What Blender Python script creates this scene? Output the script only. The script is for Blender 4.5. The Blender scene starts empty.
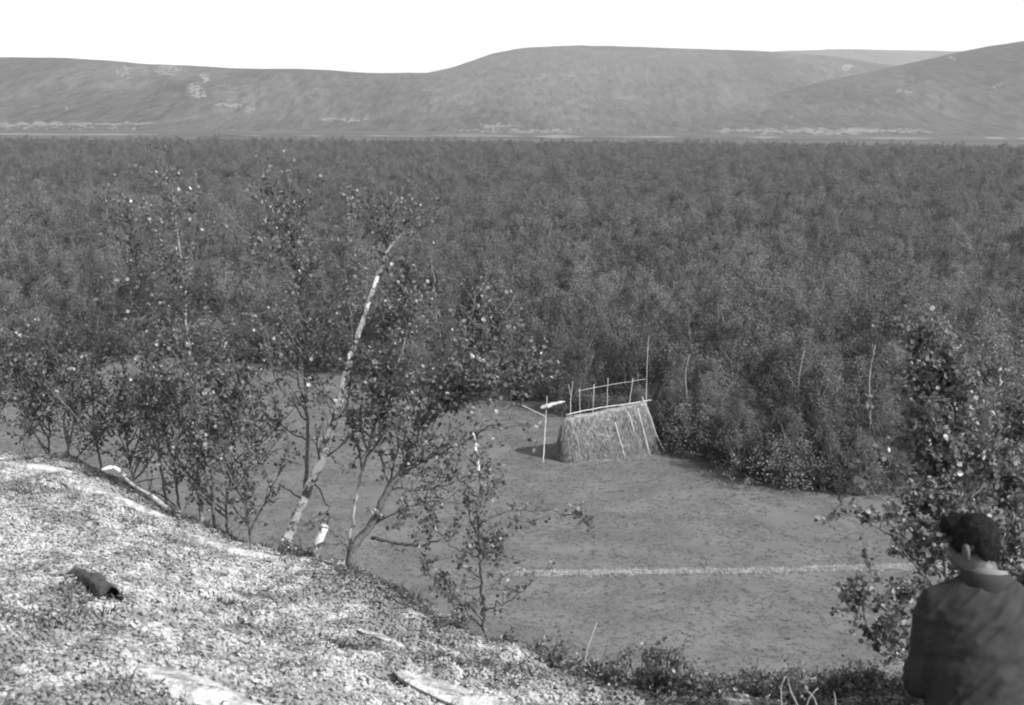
import bpy, math, random
import numpy as np
from mathutils import Vector, Matrix
R = math.radians
rnd = random.Random(7)
rng = np.random.default_rng(7)
sc = bpy.context.scene
col = sc.collection

# ------------------------------------------------------------------ camera
F = 1236.0
W, H = 1024, 705
PITCH = R(10.38)
ROLL = R(-0.42)
CAM = np.array([0.0, 0.0, 14.0])
fw = np.array([0, math.cos(PITCH), -math.sin(PITCH)])
up0 = np.array([0, math.sin(PITCH), math.cos(PITCH)])
rt0 = np.array([1.0, 0, 0])
cr, sr = math.cos(ROLL), math.sin(ROLL)
rt = rt0 * cr - up0 * sr
up = rt0 * sr + up0 * cr
cd = bpy.data.cameras.new('camera')
cam = bpy.data.objects.new('camera', cd)
col.objects.link(cam)
M = Matrix(((rt[0], up[0], -fw[0], CAM[0]), (rt[1], up[1], -fw[1], CAM[1]), (rt[2], up[2], -fw[2], CAM[2]), (0, 0, 0, 1)))
cam.matrix_world = M
cd.sensor_width = 36
cd.lens = F / W * 36
cd.clip_start = 0.1
cd.clip_end = 60000
cd.dof.use_dof = True
cd.dof.focus_distance = 14
cd.dof.aperture_fstop = 6
sc.camera = cam

# ------------------------------------------------------------------ light
SUN_EL, SUN_AZ = R(35), R(125)       # azimuth from +Y towards +X
w = bpy.data.worlds.new('World')
sc.world = w
w.use_nodes = True
nt = w.node_tree
bg = nt.nodes['Background']
sky = nt.nodes.new('ShaderNodeTexSky')
sky.sky_type = 'NISHITA'
sky.sun_disc = False
sky.sun_elevation = SUN_EL
sky.sun_rotation = SUN_AZ
sky.air_density = 1.0
sky.dust_density = 2.0
bw = nt.nodes.new('ShaderNodeRGBToBW')
nt.links.new(sky.outputs[0], bw.inputs[0])
nt.links.new(bw.outputs[0], bg.inputs[0])
bg.inputs[1].default_value = 0.15
sd = bpy.data.lights.new('sun', 'SUN')
sd.energy = 3.3
sd.angle = R(0.6)
sun = bpy.data.objects.new('sun', sd)
col.objects.link(sun)
sdir = Vector((math.sin(SUN_AZ) * math.cos(SUN_EL), math.cos(SUN_AZ) * math.cos(SUN_EL), math.sin(SUN_EL)))
sun.rotation_euler = sdir.to_track_quat('Z', 'Y').to_euler()
vs = sc.view_settings
vs.view_transform = 'Standard'
vs.look = 'None'
vs.exposure = 1.1
vs.gamma = 1
sc.cycles.filter_width = 2.0
sc.cycles.max_bounces = 6
sc.cycles.diffuse_bounces = 3
sc.cycles.glossy_bounces = 2
sc.cycles.volume_bounces = 1

# ------------------------------------------------------------------ helpers
def P(px, py, d):
    return CAM + d * (fw + (px - W / 2) / F * rt + (H / 2 - py) / F * up)

def ground(px, py, z=0.0):
    v = fw + (px - W / 2) / F * rt + (H / 2 - py) / F * up
    return CAM + v * ((z - CAM[2]) / v[2])

def hsh(ix, iy, iz, seed):
    h = (ix.astype(np.int64) * 374761393 + iy.astype(np.int64) * 668265263 + iz.astype(np.int64) * 2147483647 + seed * 1274126177) & 0xffffffff
    h = ((h ^ (h >> 13)) * 1274126177) & 0xffffffff
    return ((h ^ (h >> 16)) & 0xffff) / 65535.0

def vnoise(x, y, z=None, seed=0):
    x = np.asarray(x, float); y = np.asarray(y, float)
    z = np.zeros_like(x) if z is None else np.asarray(z, float)
    ix, iy, iz = np.floor(x), np.floor(y), np.floor(z)
    fx, fy, fz = x - ix, y - iy, z - iz
    fx = fx * fx * (3 - 2 * fx); fy = fy * fy * (3 - 2 * fy); fz = fz * fz * (3 - 2 * fz)
    ix = ix.astype(np.int64); iy = iy.astype(np.int64); iz = iz.astype(np.int64)
    r = 0
    for a in (0, 1):
        for b in (0, 1):
            for c in (0, 1):
                wgt = (fx if a else 1 - fx) * (fy if b else 1 - fy) * (fz if c else 1 - fz)
                r = r + wgt * hsh(ix + a, iy + b, iz + c, seed)
    return r

def fbm(x, y, z=None, oct=4, seed=0):
    s, a, t = 0, 1.0, 0
    for k in range(oct):
        s = s + a * vnoise(x * 2 ** k, y * 2 ** k, None if z is None else z * 2 ** k, seed + k)
        t += a; a *= 0.5
    return s / t

class MB:
    def __init__(s):
        s.v = []; s.q = []; s.t = []; s.n = 0
    def add(s, v, q=None, t=None):
        v = np.asarray(v, float).reshape(-1, 3)
        if q is not None and len(q): s.q.append(np.asarray(q, int).reshape(-1, 4) + s.n)
        if t is not None and len(t): s.t.append(np.asarray(t, int).reshape(-1, 3) + s.n)
        s.v.append(v); s.n += len(v)
    def tube(s, pts, rad, n=8, cap=True, wob=0.0):
        pts = np.asarray(pts, float); m = len(pts)
        rad = np.broadcast_to(np.asarray(rad, float), (m,))
        T = np.gradient(pts, axis=0); T /= np.linalg.norm(T, axis=1)[:, None] + 1e-9
        ref = np.array([0.31, 0.17, 0.93]) if abs(T[0][2]) < 0.8 else np.array([0.95, 0.2, 0.1])
        N = []
        nrm = ref - T[0] * ref.dot(T[0]); nrm /= np.linalg.norm(nrm)
        for k in range(m):
            nrm = nrm - T[k] * nrm.dot(T[k]); nrm /= np.linalg.norm(nrm) + 1e-9
            N.append(nrm)
        N = np.array(N); B = np.cross(T, N)
        a = np.arange(n) * 2 * math.pi / n
        rr = rad[:, None] * (1 + wob * (rng.random((m, n)) - 0.5))
        v = pts[:, None, :] + rr[:, :, None] * (np.cos(a)[None, :, None] * N[:, None, :] + np.sin(a)[None, :, None] * B[:, None, :])
        i = np.arange(m - 1)[:, None] * n; j = np.arange(n)[None, :]; j2 = (j + 1) % n
        q = np.stack([i + j, i + j2, i + n + j2, i + n + j], -1).reshape(-1, 4)
        v = v.reshape(-1, 3); t = []
        if cap:
            v = np.vstack([v, pts[0], pts[-1]]); c0 = m * n
            for k in range(n):
                t.append((c0, (k + 1) % n, k)); t.append((c0 + 1, (m - 1) * n + k, (m - 1) * n + (k + 1) % n))
        s.add(v, q, t)
    def ell(s, c, r, rot=None, nu=20, nv=12):
        u = np.arange(nu) * 2 * math.pi / nu; vv = np.linspace(0, math.pi, nv + 1)[1:-1]
        x = np.sin(vv)[:, None] * np.cos(u)[None]; y = np.sin(vv)[:, None] * np.sin(u)[None]; z = np.cos(vv)[:, None] * np.ones(nu)[None]
        p = np.stack([x, y, z], -1).reshape(-1, 3)
        p = np.vstack([p, [0, 0, 1], [0, 0, -1]]) * np.asarray(r)
        if rot is not None: p = p @ np.asarray(rot).T
        p = p + np.asarray(c)
        m = nv - 1
        i = np.arange(m - 1)[:, None] * nu; j = np.arange(nu)[None]; j2 = (j + 1) % nu
        q = np.stack([i + j, i + nu + j, i + nu + j2, i + j2], -1).reshape(-1, 4)
        t = [(m * nu, k, (k + 1) % nu) for k in range(nu)] + [(m * nu + 1, (m - 1) * nu + (k + 1) % nu, (m - 1) * nu + k) for k in range(nu)]
        s.add(p, q, t)
    def box(s, c, half, rot=None):
        p = np.array([[x, y, z] for x in (-1, 1) for y in (-1, 1) for z in (-1, 1)], float) * np.asarray(half)
        if rot is not None: p = p @ np.asarray(rot).T
        s.add(p + np.asarray(c), [(0, 1, 3, 2), (4, 6, 7, 5), (0, 4, 5, 1), (2, 3, 7, 6), (0, 2, 6, 4), (1, 5, 7, 3)])
    def grid(s, X, Y, Z):
        m, n = X.shape
        i = np.arange(m - 1)[:, None] * n; j = np.arange(n - 1)[None]
        q = np.stack([i + j, i + j + 1, i + n + j + 1, i + n + j], -1).reshape(-1, 4)
        s.add(np.stack([X, Y, Z], -1).reshape(-1, 3), q)
    def leaves(s, C, size, up_bias=0.4, seed=0, droop=None):
        """C (n,3) leaf bases; two-quad folded oval leaves"""
        n = len(C)
        if n == 0: return
        g = np.random.default_rng(seed)
        nrm = g.normal(size=(n, 3)); nrm[:, 2] = np.abs(nrm[:, 2]) + up_bias
        nrm /= np.linalg.norm(nrm, axis=1)[:, None]
        t = g.normal(size=(n, 3)); t[:, 2] -= 0.35
        t -= nrm * (t * nrm).sum(1)[:, None]; t /= np.linalg.norm(t, axis=1)[:, None]
        b = np.cross(nrm, t)
        L = size * g.uniform(0.45, 1.1, n)
        Wd = L * g.uniform(0.7, 0.95, n); fo = g.uniform(-0.05, 0.3, n)
        prof = [(0, 0, 0), (.36, .28, -1), (.34, .62, -1), (0, 1, 0), (.34, .62, 1), (.36, .28, 1)]
        vs_ = []
        for (wv, lv, sgn) in prof:
            vs_.append(C + t * (L * lv)[:, None] + b * (Wd * wv * sgn * 1.3)[:, None] + nrm * (Wd * abs(sgn) * wv * fo)[:, None])
        v = np.stack(vs_, 1).reshape(-1, 3)
        o = np.arange(n)[:, None] * 6
        q = np.concatenate([o + np.array([[0, 1, 2, 3]]), o + np.array([[0, 3, 4, 5]])], 0)
        s.add(v, q)
    def quads(s, C, size, seed=0, flat=0.3):
        n = len(C); g = np.random.default_rng(seed)
        nrm = g.normal(size=(n, 3)); nrm[:, 2] = np.abs(nrm[:, 2]) + flat
        nrm /= np.linalg.norm(nrm, axis=1)[:, None]
        t = g.normal(size=(n, 3)); t -= nrm * (t * nrm).sum(1)[:, None]; t /= np.linalg.norm(t, axis=1)[:, None]
        b = np.cross(nrm, t); L = (size * g.uniform(0.6, 1.3, n))[:, None]
        v = np.stack([C - t * L * .5, C - b * L * .33, C + t * L * .5, C + b * L * .33], 1).reshape(-1, 3)
        s.add(v, np.arange(4 * n).reshape(-1, 4))
    def blades(s, C, D, wid, tip=0.15, seed=0):
        """thin curved blades from C along vectors D (n,3)"""
        n = len(C); g = np.random.default_rng(seed)
        side = np.cross(D, g.normal(size=(n, 3))); side /= np.linalg.norm(side, axis=1)[:, None] + 1e-9
        wv = (np.broadcast_to(wid, (n,)) * .5)[:, None]
        bend = g.normal(size=(n, 3)) * np.linalg.norm(D, axis=1)[:, None] * .12
        a = C - side * wv; b = C + side * wv
        m1 = C + D * .55 + bend + side * wv * .8; m0 = C + D * .55 + bend - side * wv * .8
        e = C + D
        v = np.stack([a, b, m1, m0, e], 1).reshape(-1, 3)
        o = np.arange(n)[:, None] * 5
        s.add(v, o + np.array([[0, 1, 2, 3]]), o + np.array([[3, 2, 4]]))
    def build(s, name, mat, parent=None, smooth=True, link=True):
        me = bpy.data.meshes.new(name)
        v = np.concatenate(s.v) if s.v else np.zeros((0, 3))
        q = np.concatenate(s.q) if s.q else np.zeros((0, 4), int)
        t = np.concatenate(s.t) if s.t else np.zeros((0, 3), int)
        me.vertices.add(len(v)); me.vertices.foreach_set('co', v.astype(np.float32).ravel())
        lv = np.concatenate([q.ravel(), t.ravel()]).astype(np.int32)
        me.loops.add(len(lv)); me.loops.foreach_set('vertex_index', lv)
        ls = np.concatenate([np.arange(len(q)) * 4, len(q) * 4 + np.arange(len(t)) * 3]).astype(np.int32)
        me.polygons.add(len(ls)); me.polygons.foreach_set('loop_start', ls)
        me.polygons.foreach_set('use_smooth', np.full(len(ls), smooth))
        me.update(calc_edges=True)
        me.materials.append(mat)
        o = bpy.data.objects.new(name, me)
        if link: col.objects.link(o)
        if parent is not None: o.parent = parent
        return o

def tag(o, label=None, cat=None, group=None, kind=None):
    if label: o['label'] = label
    if cat: o['category'] = cat
    if group: o['group'] = group
    if kind: o['kind'] = kind
    return o

def empty(name, loc, rz=0, label=None, cat=None, group=None):
    o = bpy.data.objects.new(name, None)
    o.empty_display_size = 0.2
    col.objects.link(o)
    o.location = [float(q) for q in loc]; o.rotation_euler = (0, 0, rz)
    return tag(o, label, cat, group)

def remesh(mb, voxel, smooth=4, disp=None):
    """one continuous surface from overlapping lofts"""
    o = mb.build('tmp', MATS['skin'])
    m = o.modifiers.new('r', 'REMESH'); m.mode = 'VOXEL'; m.voxel_size = voxel
    m2 = o.modifiers.new('s', 'SMOOTH'); m2.factor = 0.5; m2.iterations = smooth
    dg = bpy.context.evaluated_depsgraph_get()
    me = bpy.data.meshes.new_from_object(o.evaluated_get(dg))
    bpy.data.objects.remove(o)
    n = len(me.vertices)
    co = np.empty(n * 3, np.float32); me.vertices.foreach_get('co', co); co = co.reshape(-1, 3).astype(float)
    if disp is not None:
        nn = np.empty(n * 3, np.float32); me.vertex_normals.foreach_get('vector', nn); nn = nn.reshape(-1, 3)
        co = co + nn * disp(co)[:, None]
        me.vertices.foreach_set('co', co.astype(np.float32).ravel())
    me.polygons.foreach_set('use_smooth', np.full(len(me.polygons), True))
    me.update()
    return me

def mesh_obj(name, me, mat, parent):
    me.materials.clear(); me.materials.append(mat)
    o = bpy.data.objects.new(name, me); col.objects.link(o); o.parent = parent
    return o

# ------------------------------------------------------------------ materials (the photograph is black and white: greys)
MATS = {}
def mat(name, lo, hi, scale=8, detail=5, rough=0.8, bump=0, bscale=None, island=0, spec=0.3, stretch=None, contrast=(0.3, 0.7), extra=None, objrand=0, bdist=0.02, transl=0):
    m = bpy.data.materials.new(name); m.use_nodes = True
    t = m.node_tree; p = t.nodes['Principled BSDF']
    tc = t.nodes.new('ShaderNodeTexCoord')
    src = tc.outputs['Object']
    if stretch:
        mp = t.nodes.new('ShaderNodeMapping'); mp.inputs['Scale'].default_value = stretch
        t.links.new(src, mp.inputs[0]); src = mp.outputs[0]
    nz = t.nodes.new('ShaderNodeTexNoise'); nz.inputs['Scale'].default_value = scale; nz.inputs['Detail'].default_value = detail
    t.links.new(src, nz.inputs['Vector'])
    mr = t.nodes.new('ShaderNodeMapRange')
    mr.inputs[1].default_value, mr.inputs[2].default_value = contrast
    mr.inputs[3].default_value, mr.inputs[4].default_value = lo, hi
    t.links.new(nz.outputs[0], mr.inputs[0])
    out = mr.outputs[0]
    def mul(a, b_out, f0, f1):
        r2 = t.nodes.new('ShaderNodeMapRange'); r2.inputs[3].default_value = f0; r2.inputs[4].default_value = f1
        t.links.new(b_out, r2.inputs[0])
        mm = t.nodes.new('ShaderNodeMath'); mm.operation = 'MULTIPLY'
        t.links.new(a, mm.inputs[0]); t.links.new(r2.outputs[0], mm.inputs[1]); return mm.outputs[0]
    if island:
        g = t.nodes.new('ShaderNodeNewGeometry'); out = mul(out, g.outputs['Random Per Island'], 1 - island, 1 + island)
    if objrand:
        oi = t.nodes.new('ShaderNodeObjectInfo'); out = mul(out, oi.outputs['Random'], 1 - objrand, 1 + objrand)
    if extra: out = extra(t, out, tc)
    t.links.new(out, p.inputs['Base Color'])
    p.inputs['Roughness'].default_value = rough
    p.inputs['Specular IOR Level'].default_value = spec
    if bump:
        b = t.nodes.new('ShaderNodeBump'); b.inputs['Strength'].default_value = bump; b.inputs['Distance'].default_value = bdist
        n2 = t.nodes.new('ShaderNodeTexNoise'); n2.inputs['Scale'].default_value = bscale or scale * 2; n2.inputs['Detail'].default_value = 6
        t.links.new(src, n2.inputs['Vector']); t.links.new(n2.outputs[0], b.inputs['Height']); t.links.new(b.outputs[0], p.inputs['Normal'])
    if transl:
        tl = t.nodes.new('ShaderNodeBsdfTranslucent'); mx = t.nodes.new('ShaderNodeMixShader'); mx.inputs[0].default_value = transl
        t.links.new(out, tl.inputs['Color']); t.links.new(p.outputs[0], mx.inputs[1]); t.links.new(tl.outputs[0], mx.inputs[2])
        t.links.new(mx.outputs[0], t.nodes['Material Output'].inputs[0])
    MATS[name] = m
    return m

def birch_bands(t, out, tc):
    """dark lenticels and scars of birch bark"""
    mp = t.nodes.new('ShaderNodeMapping'); mp.inputs['Scale'].default_value = (11, 11, 13)
    t.links.new(tc.outputs['Object'], mp.inputs[0])
    nz = t.nodes.new('ShaderNodeTexNoise'); nz.inputs['Scale'].default_value = 1.0; nz.inputs['Detail'].default_value = 5; nz.inputs['Roughness'].default_value = .7
    t.links.new(mp.outputs[0], nz.inputs['Vector'])
    r = t.nodes.new('ShaderNodeMapRange'); r.inputs[1].default_value = .42; r.inputs[2].default_value = .52; r.inputs[3].default_value = .10; r.inputs[4].default_value = 1
    t.links.new(nz.outputs[0], r.inputs[0])
    mm = t.nodes.new('ShaderNodeMath'); mm.operation = 'MULTIPLY'
    t.links.new(out, mm.inputs[0]); t.links.new(r.outputs[0], mm.inputs[1]); return mm.outputs[0]

def pale_leaves(t, out, tc):
    """a few leaves, picked at random, made paler than the rest"""
    g = t.nodes.new('ShaderNodeNewGeometry')
    c = t.nodes.new('ShaderNodeMath'); c.operation = 'MULTIPLY'; c.inputs[1].default_value = 7.31
    f = t.nodes.new('ShaderNodeMath'); f.operation = 'FRACT'
    k = t.nodes.new('ShaderNodeMath'); k.operation = 'GREATER_THAN'; k.inputs[1].default_value = .94
    m3 = t.nodes.new('ShaderNodeMath'); m3.operation = 'MULTIPLY'; m3.inputs[1].default_value = .22
    ad = t.nodes.new('ShaderNodeMath'); ad.operation = 'ADD'
    t.links.new(g.outputs['Random Per Island'], c.inputs[0]); t.links.new(c.outputs[0], f.inputs[0]); t.links.new(f.outputs[0], k.inputs[0])
    t.links.new(k.outputs[0], m3.inputs[0]); t.links.new(m3.outputs[0], ad.inputs[0]); t.links.new(out, ad.inputs[1])
    return ad.outputs[0]

mat('skin', .07, .10, 30, rough=.5)
mat('lichen', .23, .46, 7, 6, .95, island=.08, spec=.03, contrast=(.38, .60), transl=.25)
mat('moss', .12, .22, 14, 5, .95, island=.12, spec=.05)
mat('heather', .04, .085, 20, 4, .8, island=.5, spec=.2)
mat('hill_ground', .17, .34, 9, 8, .95, bump=.9, bscale=30, spec=.1, contrast=(.36, .62), bdist=.03)
mat('rock', .20, .46, 14, 9, .95, bump=1, bscale=40, spec=.05, contrast=(.38, .6))
mat('birch_bark', .6, .85, 12, 4, .7, bump=.3, bscale=30, extra=birch_bands)
mat('dark_bark', .05, .13, 40, 4, .9, bump=.4)
mat('grey_bark', .10, .26, 30, 4, .9, bump=.4)
mat('far_bark', .08, .22, 3, 4, .8)
mat('near_leaf', .09, .15, 5, 3, .38, island=.45, spec=.45, extra=pale_leaves, transl=.42)
mat('forest_leaf', .112, .185, .5, 3, .8, island=.2, spec=.1, objrand=.3, transl=.4)
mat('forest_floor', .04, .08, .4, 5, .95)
mat('meadow', .102, .138, .6, 14, .95, bump=.5, bscale=9, spec=.02, stretch=(.8, 1, 1), contrast=(.36, .64), bdist=.04)
mat('grass_tuft', .13, .22, 1.2, 4, .9, island=.4, spec=.05, transl=.45)
mat('dry_grass', .28, .46, 3, 4, .9, island=.2, spec=.05, transl=.3)
mat('plain', .06, .11, .006, 8, .95, stretch=(1, 3, 1), spec=.0)
mat('pale_field', .10, .22, .01, 7, .95, spec=.0)
mat('hay', .14, .36, 5, 6, .9, island=.25, spec=.05, bump=1, bscale=7, stretch=(4, 4, .7), bdist=.06, contrast=(.36, .64))
mat('stick', .16, .28, 12, 4, .8)
mat('pole', .30, .46, 12, 4, .75, stretch=(1, 1, .2))
mat('jacket', .024, .034, 5, 6, .85, bump=.35, bscale=60, spec=.15, bdist=.004)
mat('trousers', .02, .035, 8, 5, .9, bump=.3, bscale=80, bdist=.003)
mat('collar', .11, .15, 20, 3, .8)
mat('hair', .006, .014, 60, 3, .85, spec=.1)
mat('boot', .02, .04, 20, 3, .5)
mat('char', .02, .10, 18, 4, .9, bump=.6)
mat('stone_pale', .28, .42, 20, 4, .9)

def fell_extra(t, out, tc):
    # fine mottling of scrub on the slopes
    nz = t.nodes.new('ShaderNodeTexNoise'); nz.inputs['Scale'].default_value = .06; nz.inputs['Detail'].default_value = 4; nz.inputs['Roughness'].default_value = .8
    mpf = t.nodes.new('ShaderNodeMapping'); mpf.inputs['Scale'].default_value = (1, .10, .5)
    t.links.new(tc.outputs['Object'], mpf.inputs[0]); t.links.new(mpf.outputs[0], nz.inputs['Vector'])
    r = t.nodes.new('ShaderNodeMapRange'); r.inputs[1].default_value = .36; r.inputs[2].default_value = .64; r.inputs[3].default_value = .6; r.inputs[4].default_value = 1.4
    t.links.new(nz.outputs[0], r.inputs[0])
    mm = t.nodes.new('ShaderNodeMath'); mm.operation = 'MULTIPLY'
    t.links.new(out, mm.inputs[0]); t.links.new(r.outputs[0], mm.inputs[1]); return mm.outputs[0]
mat('fell', .054, .080, .003, 10, .95, spec=0, extra=fell_extra, stretch=(1, .12, .8), contrast=(.36, .64))
mat('fell_scar', .11, .18, .03, 5, .95, spec=0)

# ------------------------------------------------------------------ foreground knoll height
ctrl = [(-600, 450, 10.), (-250, 448, 9.6), (0, 460, 9.), (50, 466, 8.9), (100, 477, 8.7), (150, 501, 8.4), (200, 527, 8.), (240, 545, 7.8), (285, 558, 7.5), (345, 578, 7.1),
        (380, 597, 6.8), (420, 621, 6.5), (460, 645, 6.2), (500, 664, 5.9), (560, 686, 5.6), (650, 698, 5.4), (760, 697, 5.3), (900, 698, 5.2), (1024, 700, 5.2), (1400, 705, 5.2)]
az_c, rc_c, zc_c = [-180., -100.], [13., 12.], [-2.2, -2.2]
for px, py, d in ctrl:
    q = P(px, py, d) - CAM
    az_c.append(math.degrees(math.atan2(q[0], q[1]))); rc_c.append(math.hypot(q[0], q[1])); zc_c.append(q[2])
az_c += [90., 180.]; rc_c += [7., 13.]; zc_c += [-2.9, -2.2]

def hill_z(x, y, detail=True):
    x = np.asarray(x, float); y = np.asarray(y, float)
    az = np.degrees(np.arctan2(x, y)); r = np.hypot(x, y)
    rc = np.interp(az, az_c, rc_c); zc = np.interp(az, az_c, zc_c)
    s0 = 1.3 * (zc + 1.6) / rc
    t = np.clip(r / rc, 0, 1)
    z = -1.6 + (zc + 1.6) * t ** 1.3
    e = np.maximum(r - rc, 0)
    k = 1.3
    ee = np.minimum(e, k)
    z = z + s0 * e - (0.95 + s0) * (ee ** 2 / (2 * k) + np.maximum(e - k, 0))
    z = np.maximum(z, -14.6)
    b = .10 * (fbm(x * .9 + 3, y * .9, oct=2, seed=5) - .5)
    if detail:
        b = b + .09 * (fbm(x * 4, y * 4, oct=2, seed=9) - .5) + .06 * (fbm(x * 11, y * 11, oct=3, seed=3) - .5)
    return CAM[2] + z + b

def pix_hill(px, py):
    v = fw + (px - W / 2) / F * rt + (H / 2 - py) / F * up
    d = np.arange(1.5, 14, .005)
    q = CAM + v * d[:, None]
    below = q[:, 2] < hill_z(q[:, 0], q[:, 1])
    k = int(np.argmax(below)) if below.any() else len(d) - 1
    return q[k]

# ------------------------------------------------------------------ setting: knoll, meadow, forest floor, plain, fells
mb = MB()
azs = np.unique(np.concatenate([np.linspace(-180, -32, 60), np.linspace(-32, 30, 620), np.linspace(30, 180, 60)]))
rs = np.unique(np.concatenate([np.linspace(0.02, 2.6, 14), np.linspace(2.6, 10.5, 330), np.linspace(10.5, 40, 60)]))
A, RR = np.meshgrid(np.radians(azs), rs, indexing='ij')
X = RR * np.sin(A); Y = RR * np.cos(A)
mb.grid(X, Y, hill_z(X, Y))
tag(mb.build('hillside', MATS['hill_ground']), 'lichen covered knoll in the foreground', kind='structure')

def sheet(name, pts, z, m):
    me = bpy.data.meshes.new(name)
    me.from_pydata([(float(x), float(y), z) for x, y in pts], [], [list(range(len(pts)))])
    me.materials.append(m); o = bpy.data.objects.new(name, me); col.objects.link(o)
    tag(o, kind='structure'); return o

circ = [(13000 * math.cos(a * math.pi / 32), 13000 * math.sin(a * math.pi / 32)) for a in range(64)]
sheet('plain', circ, -.10, MATS['plain'])

edge_px = [(-500, 336), (-200, 345), (0, 349), (60, 352), (120, 357), (200, 361), (290, 368), (400, 384), (470, 398), (530, 407), (560, 412), (600, 425), (640, 438), (668, 448), (700, 461), (760, 483), (820, 497), (900, 501), (1024, 505), (1300, 512), (1800, 520)]
edge = np.array([ground(a, b)[:2] for a, b in edge_px])
eaz = np.degrees(np.arctan2(edge[:, 0], edge[:, 1])); er = np.hypot(edge[:, 0], edge[:, 1])
def edge_r(az):
    return np.interp(az, eaz, er)
pts = [(-60, -20)] + [tuple(p) for p in edge] + [(60, -20)]
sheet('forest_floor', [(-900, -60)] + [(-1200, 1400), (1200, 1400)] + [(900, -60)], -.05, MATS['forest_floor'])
# the meadow: gently uneven grass sheet
mb = MB()
aa = np.radians(np.linspace(eaz[0], eaz[-1], 260)); tt = np.linspace(0, 1, 120)
A, TT = np.meshgrid(aa, tt, indexing='ij')
RR = TT * (edge_r(np.degrees(A)) + 1.2 * (fbm(A * 60, A * 0, oct=3, seed=4) - .5) + .8)
X = RR * np.sin(A); Y = RR * np.cos(A)
def meadow_z(x, y):
    return .12 * (fbm(np.asarray(x) * .25, np.asarray(y) * .25, oct=2, seed=21)) + .01
mb.grid(X, Y, meadow_z(X, Y))
tag(mb.build('meadow', MATS['meadow']), 'mown grass meadow below the knoll', kind='structure')

# pale far strips beyond the forest
def strip(px0, px1, py, dy, seed):
    n = 60; mbs = MB()
    u = np.linspace(0, 1, n)
    g = np.random.default_rng(seed)
    pxs = px0 + (px1 - px0) * u
    roll = (pxs - 512) * .0072
    th = dy * np.sin(np.pi * np.clip(u, .02, .98)) ** .4 * np.maximum(0, -.5 + 2.6 * vnoise(u * 9, u * 0, seed=seed))
    mid = py + roll - 1.0 + .5 * (vnoise(u * 6, u * 0 + 5, seed=seed) - .5)
    a = np.array([ground(pp, max(yy, 129.0 + rr_), -.0) for pp, yy, rr_ in zip(pxs, mid - th / 2, roll)])
    b = np.array([ground(pp, yy, -.0) for pp, yy in zip(pxs, mid + th / 2)])
    X = np.stack([a[:, 0], b[:, 0]]); Y = np.stack([a[:, 1], b[:, 1]])
    mbs.grid(X, Y, X * 0 + .02)
    tag(mbs.build('sandy_field', MATS['pale_field']), kind='structure')
strip(-80, 260, 138.4, 1.3, 1); strip(200, 330, 138.0, 1.0, 2); strip(330, 470, 137.6, .9, 3); strip(430, 720, 137.0, 2.0, 4)
strip(715, 940, 136.4, 2.6, 5); strip(985, 1100, 135.6, 2.0, 6)

def fell(name, ridge, Rr, r0, seed, patches=(), back=1500, rough=1.0):
    az, hz = [], []
    for px, py in ridge:
        v = P(px, py, 1) - CAM
        az.append(math.atan2(v[0], v[1])); hz.append(CAM[2] + v[2] / math.hypot(v[0], v[1]) * Rr)
    aa = np.linspace(az[0], az[-1], 1300)
    h = np.interp(aa, az, hz); ker = np.ones(25) / 25
    h = np.convolve(np.pad(h, 12, 'edge'), ker, 'valid')
    tt = np.concatenate([np.linspace(0, 1, 200), np.linspace(1, 2, 14)[1:]])
    A, T = np.meshgrid(aa, tt, indexing='ij')
    r0v = r0 * (1 + .12 * (fbm(A * 9, A * 0, oct=3, seed=seed) - .5))
    RR = np.where(T <= 1, r0v + (Rr - r0v) * T, Rr + (T - 1) * back)
    prof = np.where(T <= 1, T ** 1.5 * (1 - .32 * np.maximum(T - .55, 0) * 0), 1 - .5 * (T - 1) ** 1.2)
    prof = np.where(T <= 1, .35 * T + .65 * (T * T * (3 - 2 * T)), prof)
    Hh = np.maximum(h[:, None] + 3, 3)
    X = RR * np.sin(A); Y = RR * np.cos(A)
    nz = fbm(X / 420, Y / 420, oct=5, seed=seed) - .5
    gul = np.abs(fbm(A * 38, T * 1.5, oct=3, seed=seed + 7) - .5)
    env = np.sin(np.pi * np.clip(T, 0, 1)) * np.minimum(1, Hh / 60)
    Z = -3 + Hh * prof + rough * env * (70 * nz - 16 * (.2 - gul).clip(0))
    Z = Z + (np.clip(T, 0, 1) ** 3) * (fbm(X / 90, Y / 90, oct=3, seed=seed) - .5) * 5 * np.minimum(1, Hh / 60)
    m = MB(); m.grid(X, Y, Z)
    o = m.build(name, MATS['fell']); o.data.materials.append(MATS['fell_scar']); o.data.materials.append(MATS['plain'])
    # scars, bogs and darker scrub: patches of another ground cover, named by where they lie
    V = np.stack([X, Y, Z], -1).reshape(-1, 3) - CAM; dz = V @ fw
    pxv = (W / 2 + F * (V @ rt) / dz).reshape(X.shape); pyv = (H / 2 - F * (V @ up) / dz).reshape(X.shape)
    wx = 11 * (fbm(pxv / 5, pyv / 3, oct=3, seed=seed + 1) - .5); wy = 8 * (fbm(pxv / 6, pyv / 3, oct=3, seed=seed + 2) - .5)
    idx = np.zeros(X.shape, int)
    for (cx, cy, rx_, ry_, ix, dn) in patches:
        ins = ((pxv + wx - cx) / rx_) ** 2 + ((pyv + wy * min(1, ry_ / 2) - cy) / ry_) ** 2 < 1
        ins &= vnoise(pxv / 2.2, pyv / 1.1, seed=seed + 5) < dn
        idx[ins] = ix
    mi = idx[:-1, :-1].ravel()
    o.data.polygons.foreach_set('material_index', mi.astype(np.int32)); o.data.update()
    tag(o, kind='structure')
    return Z
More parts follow.
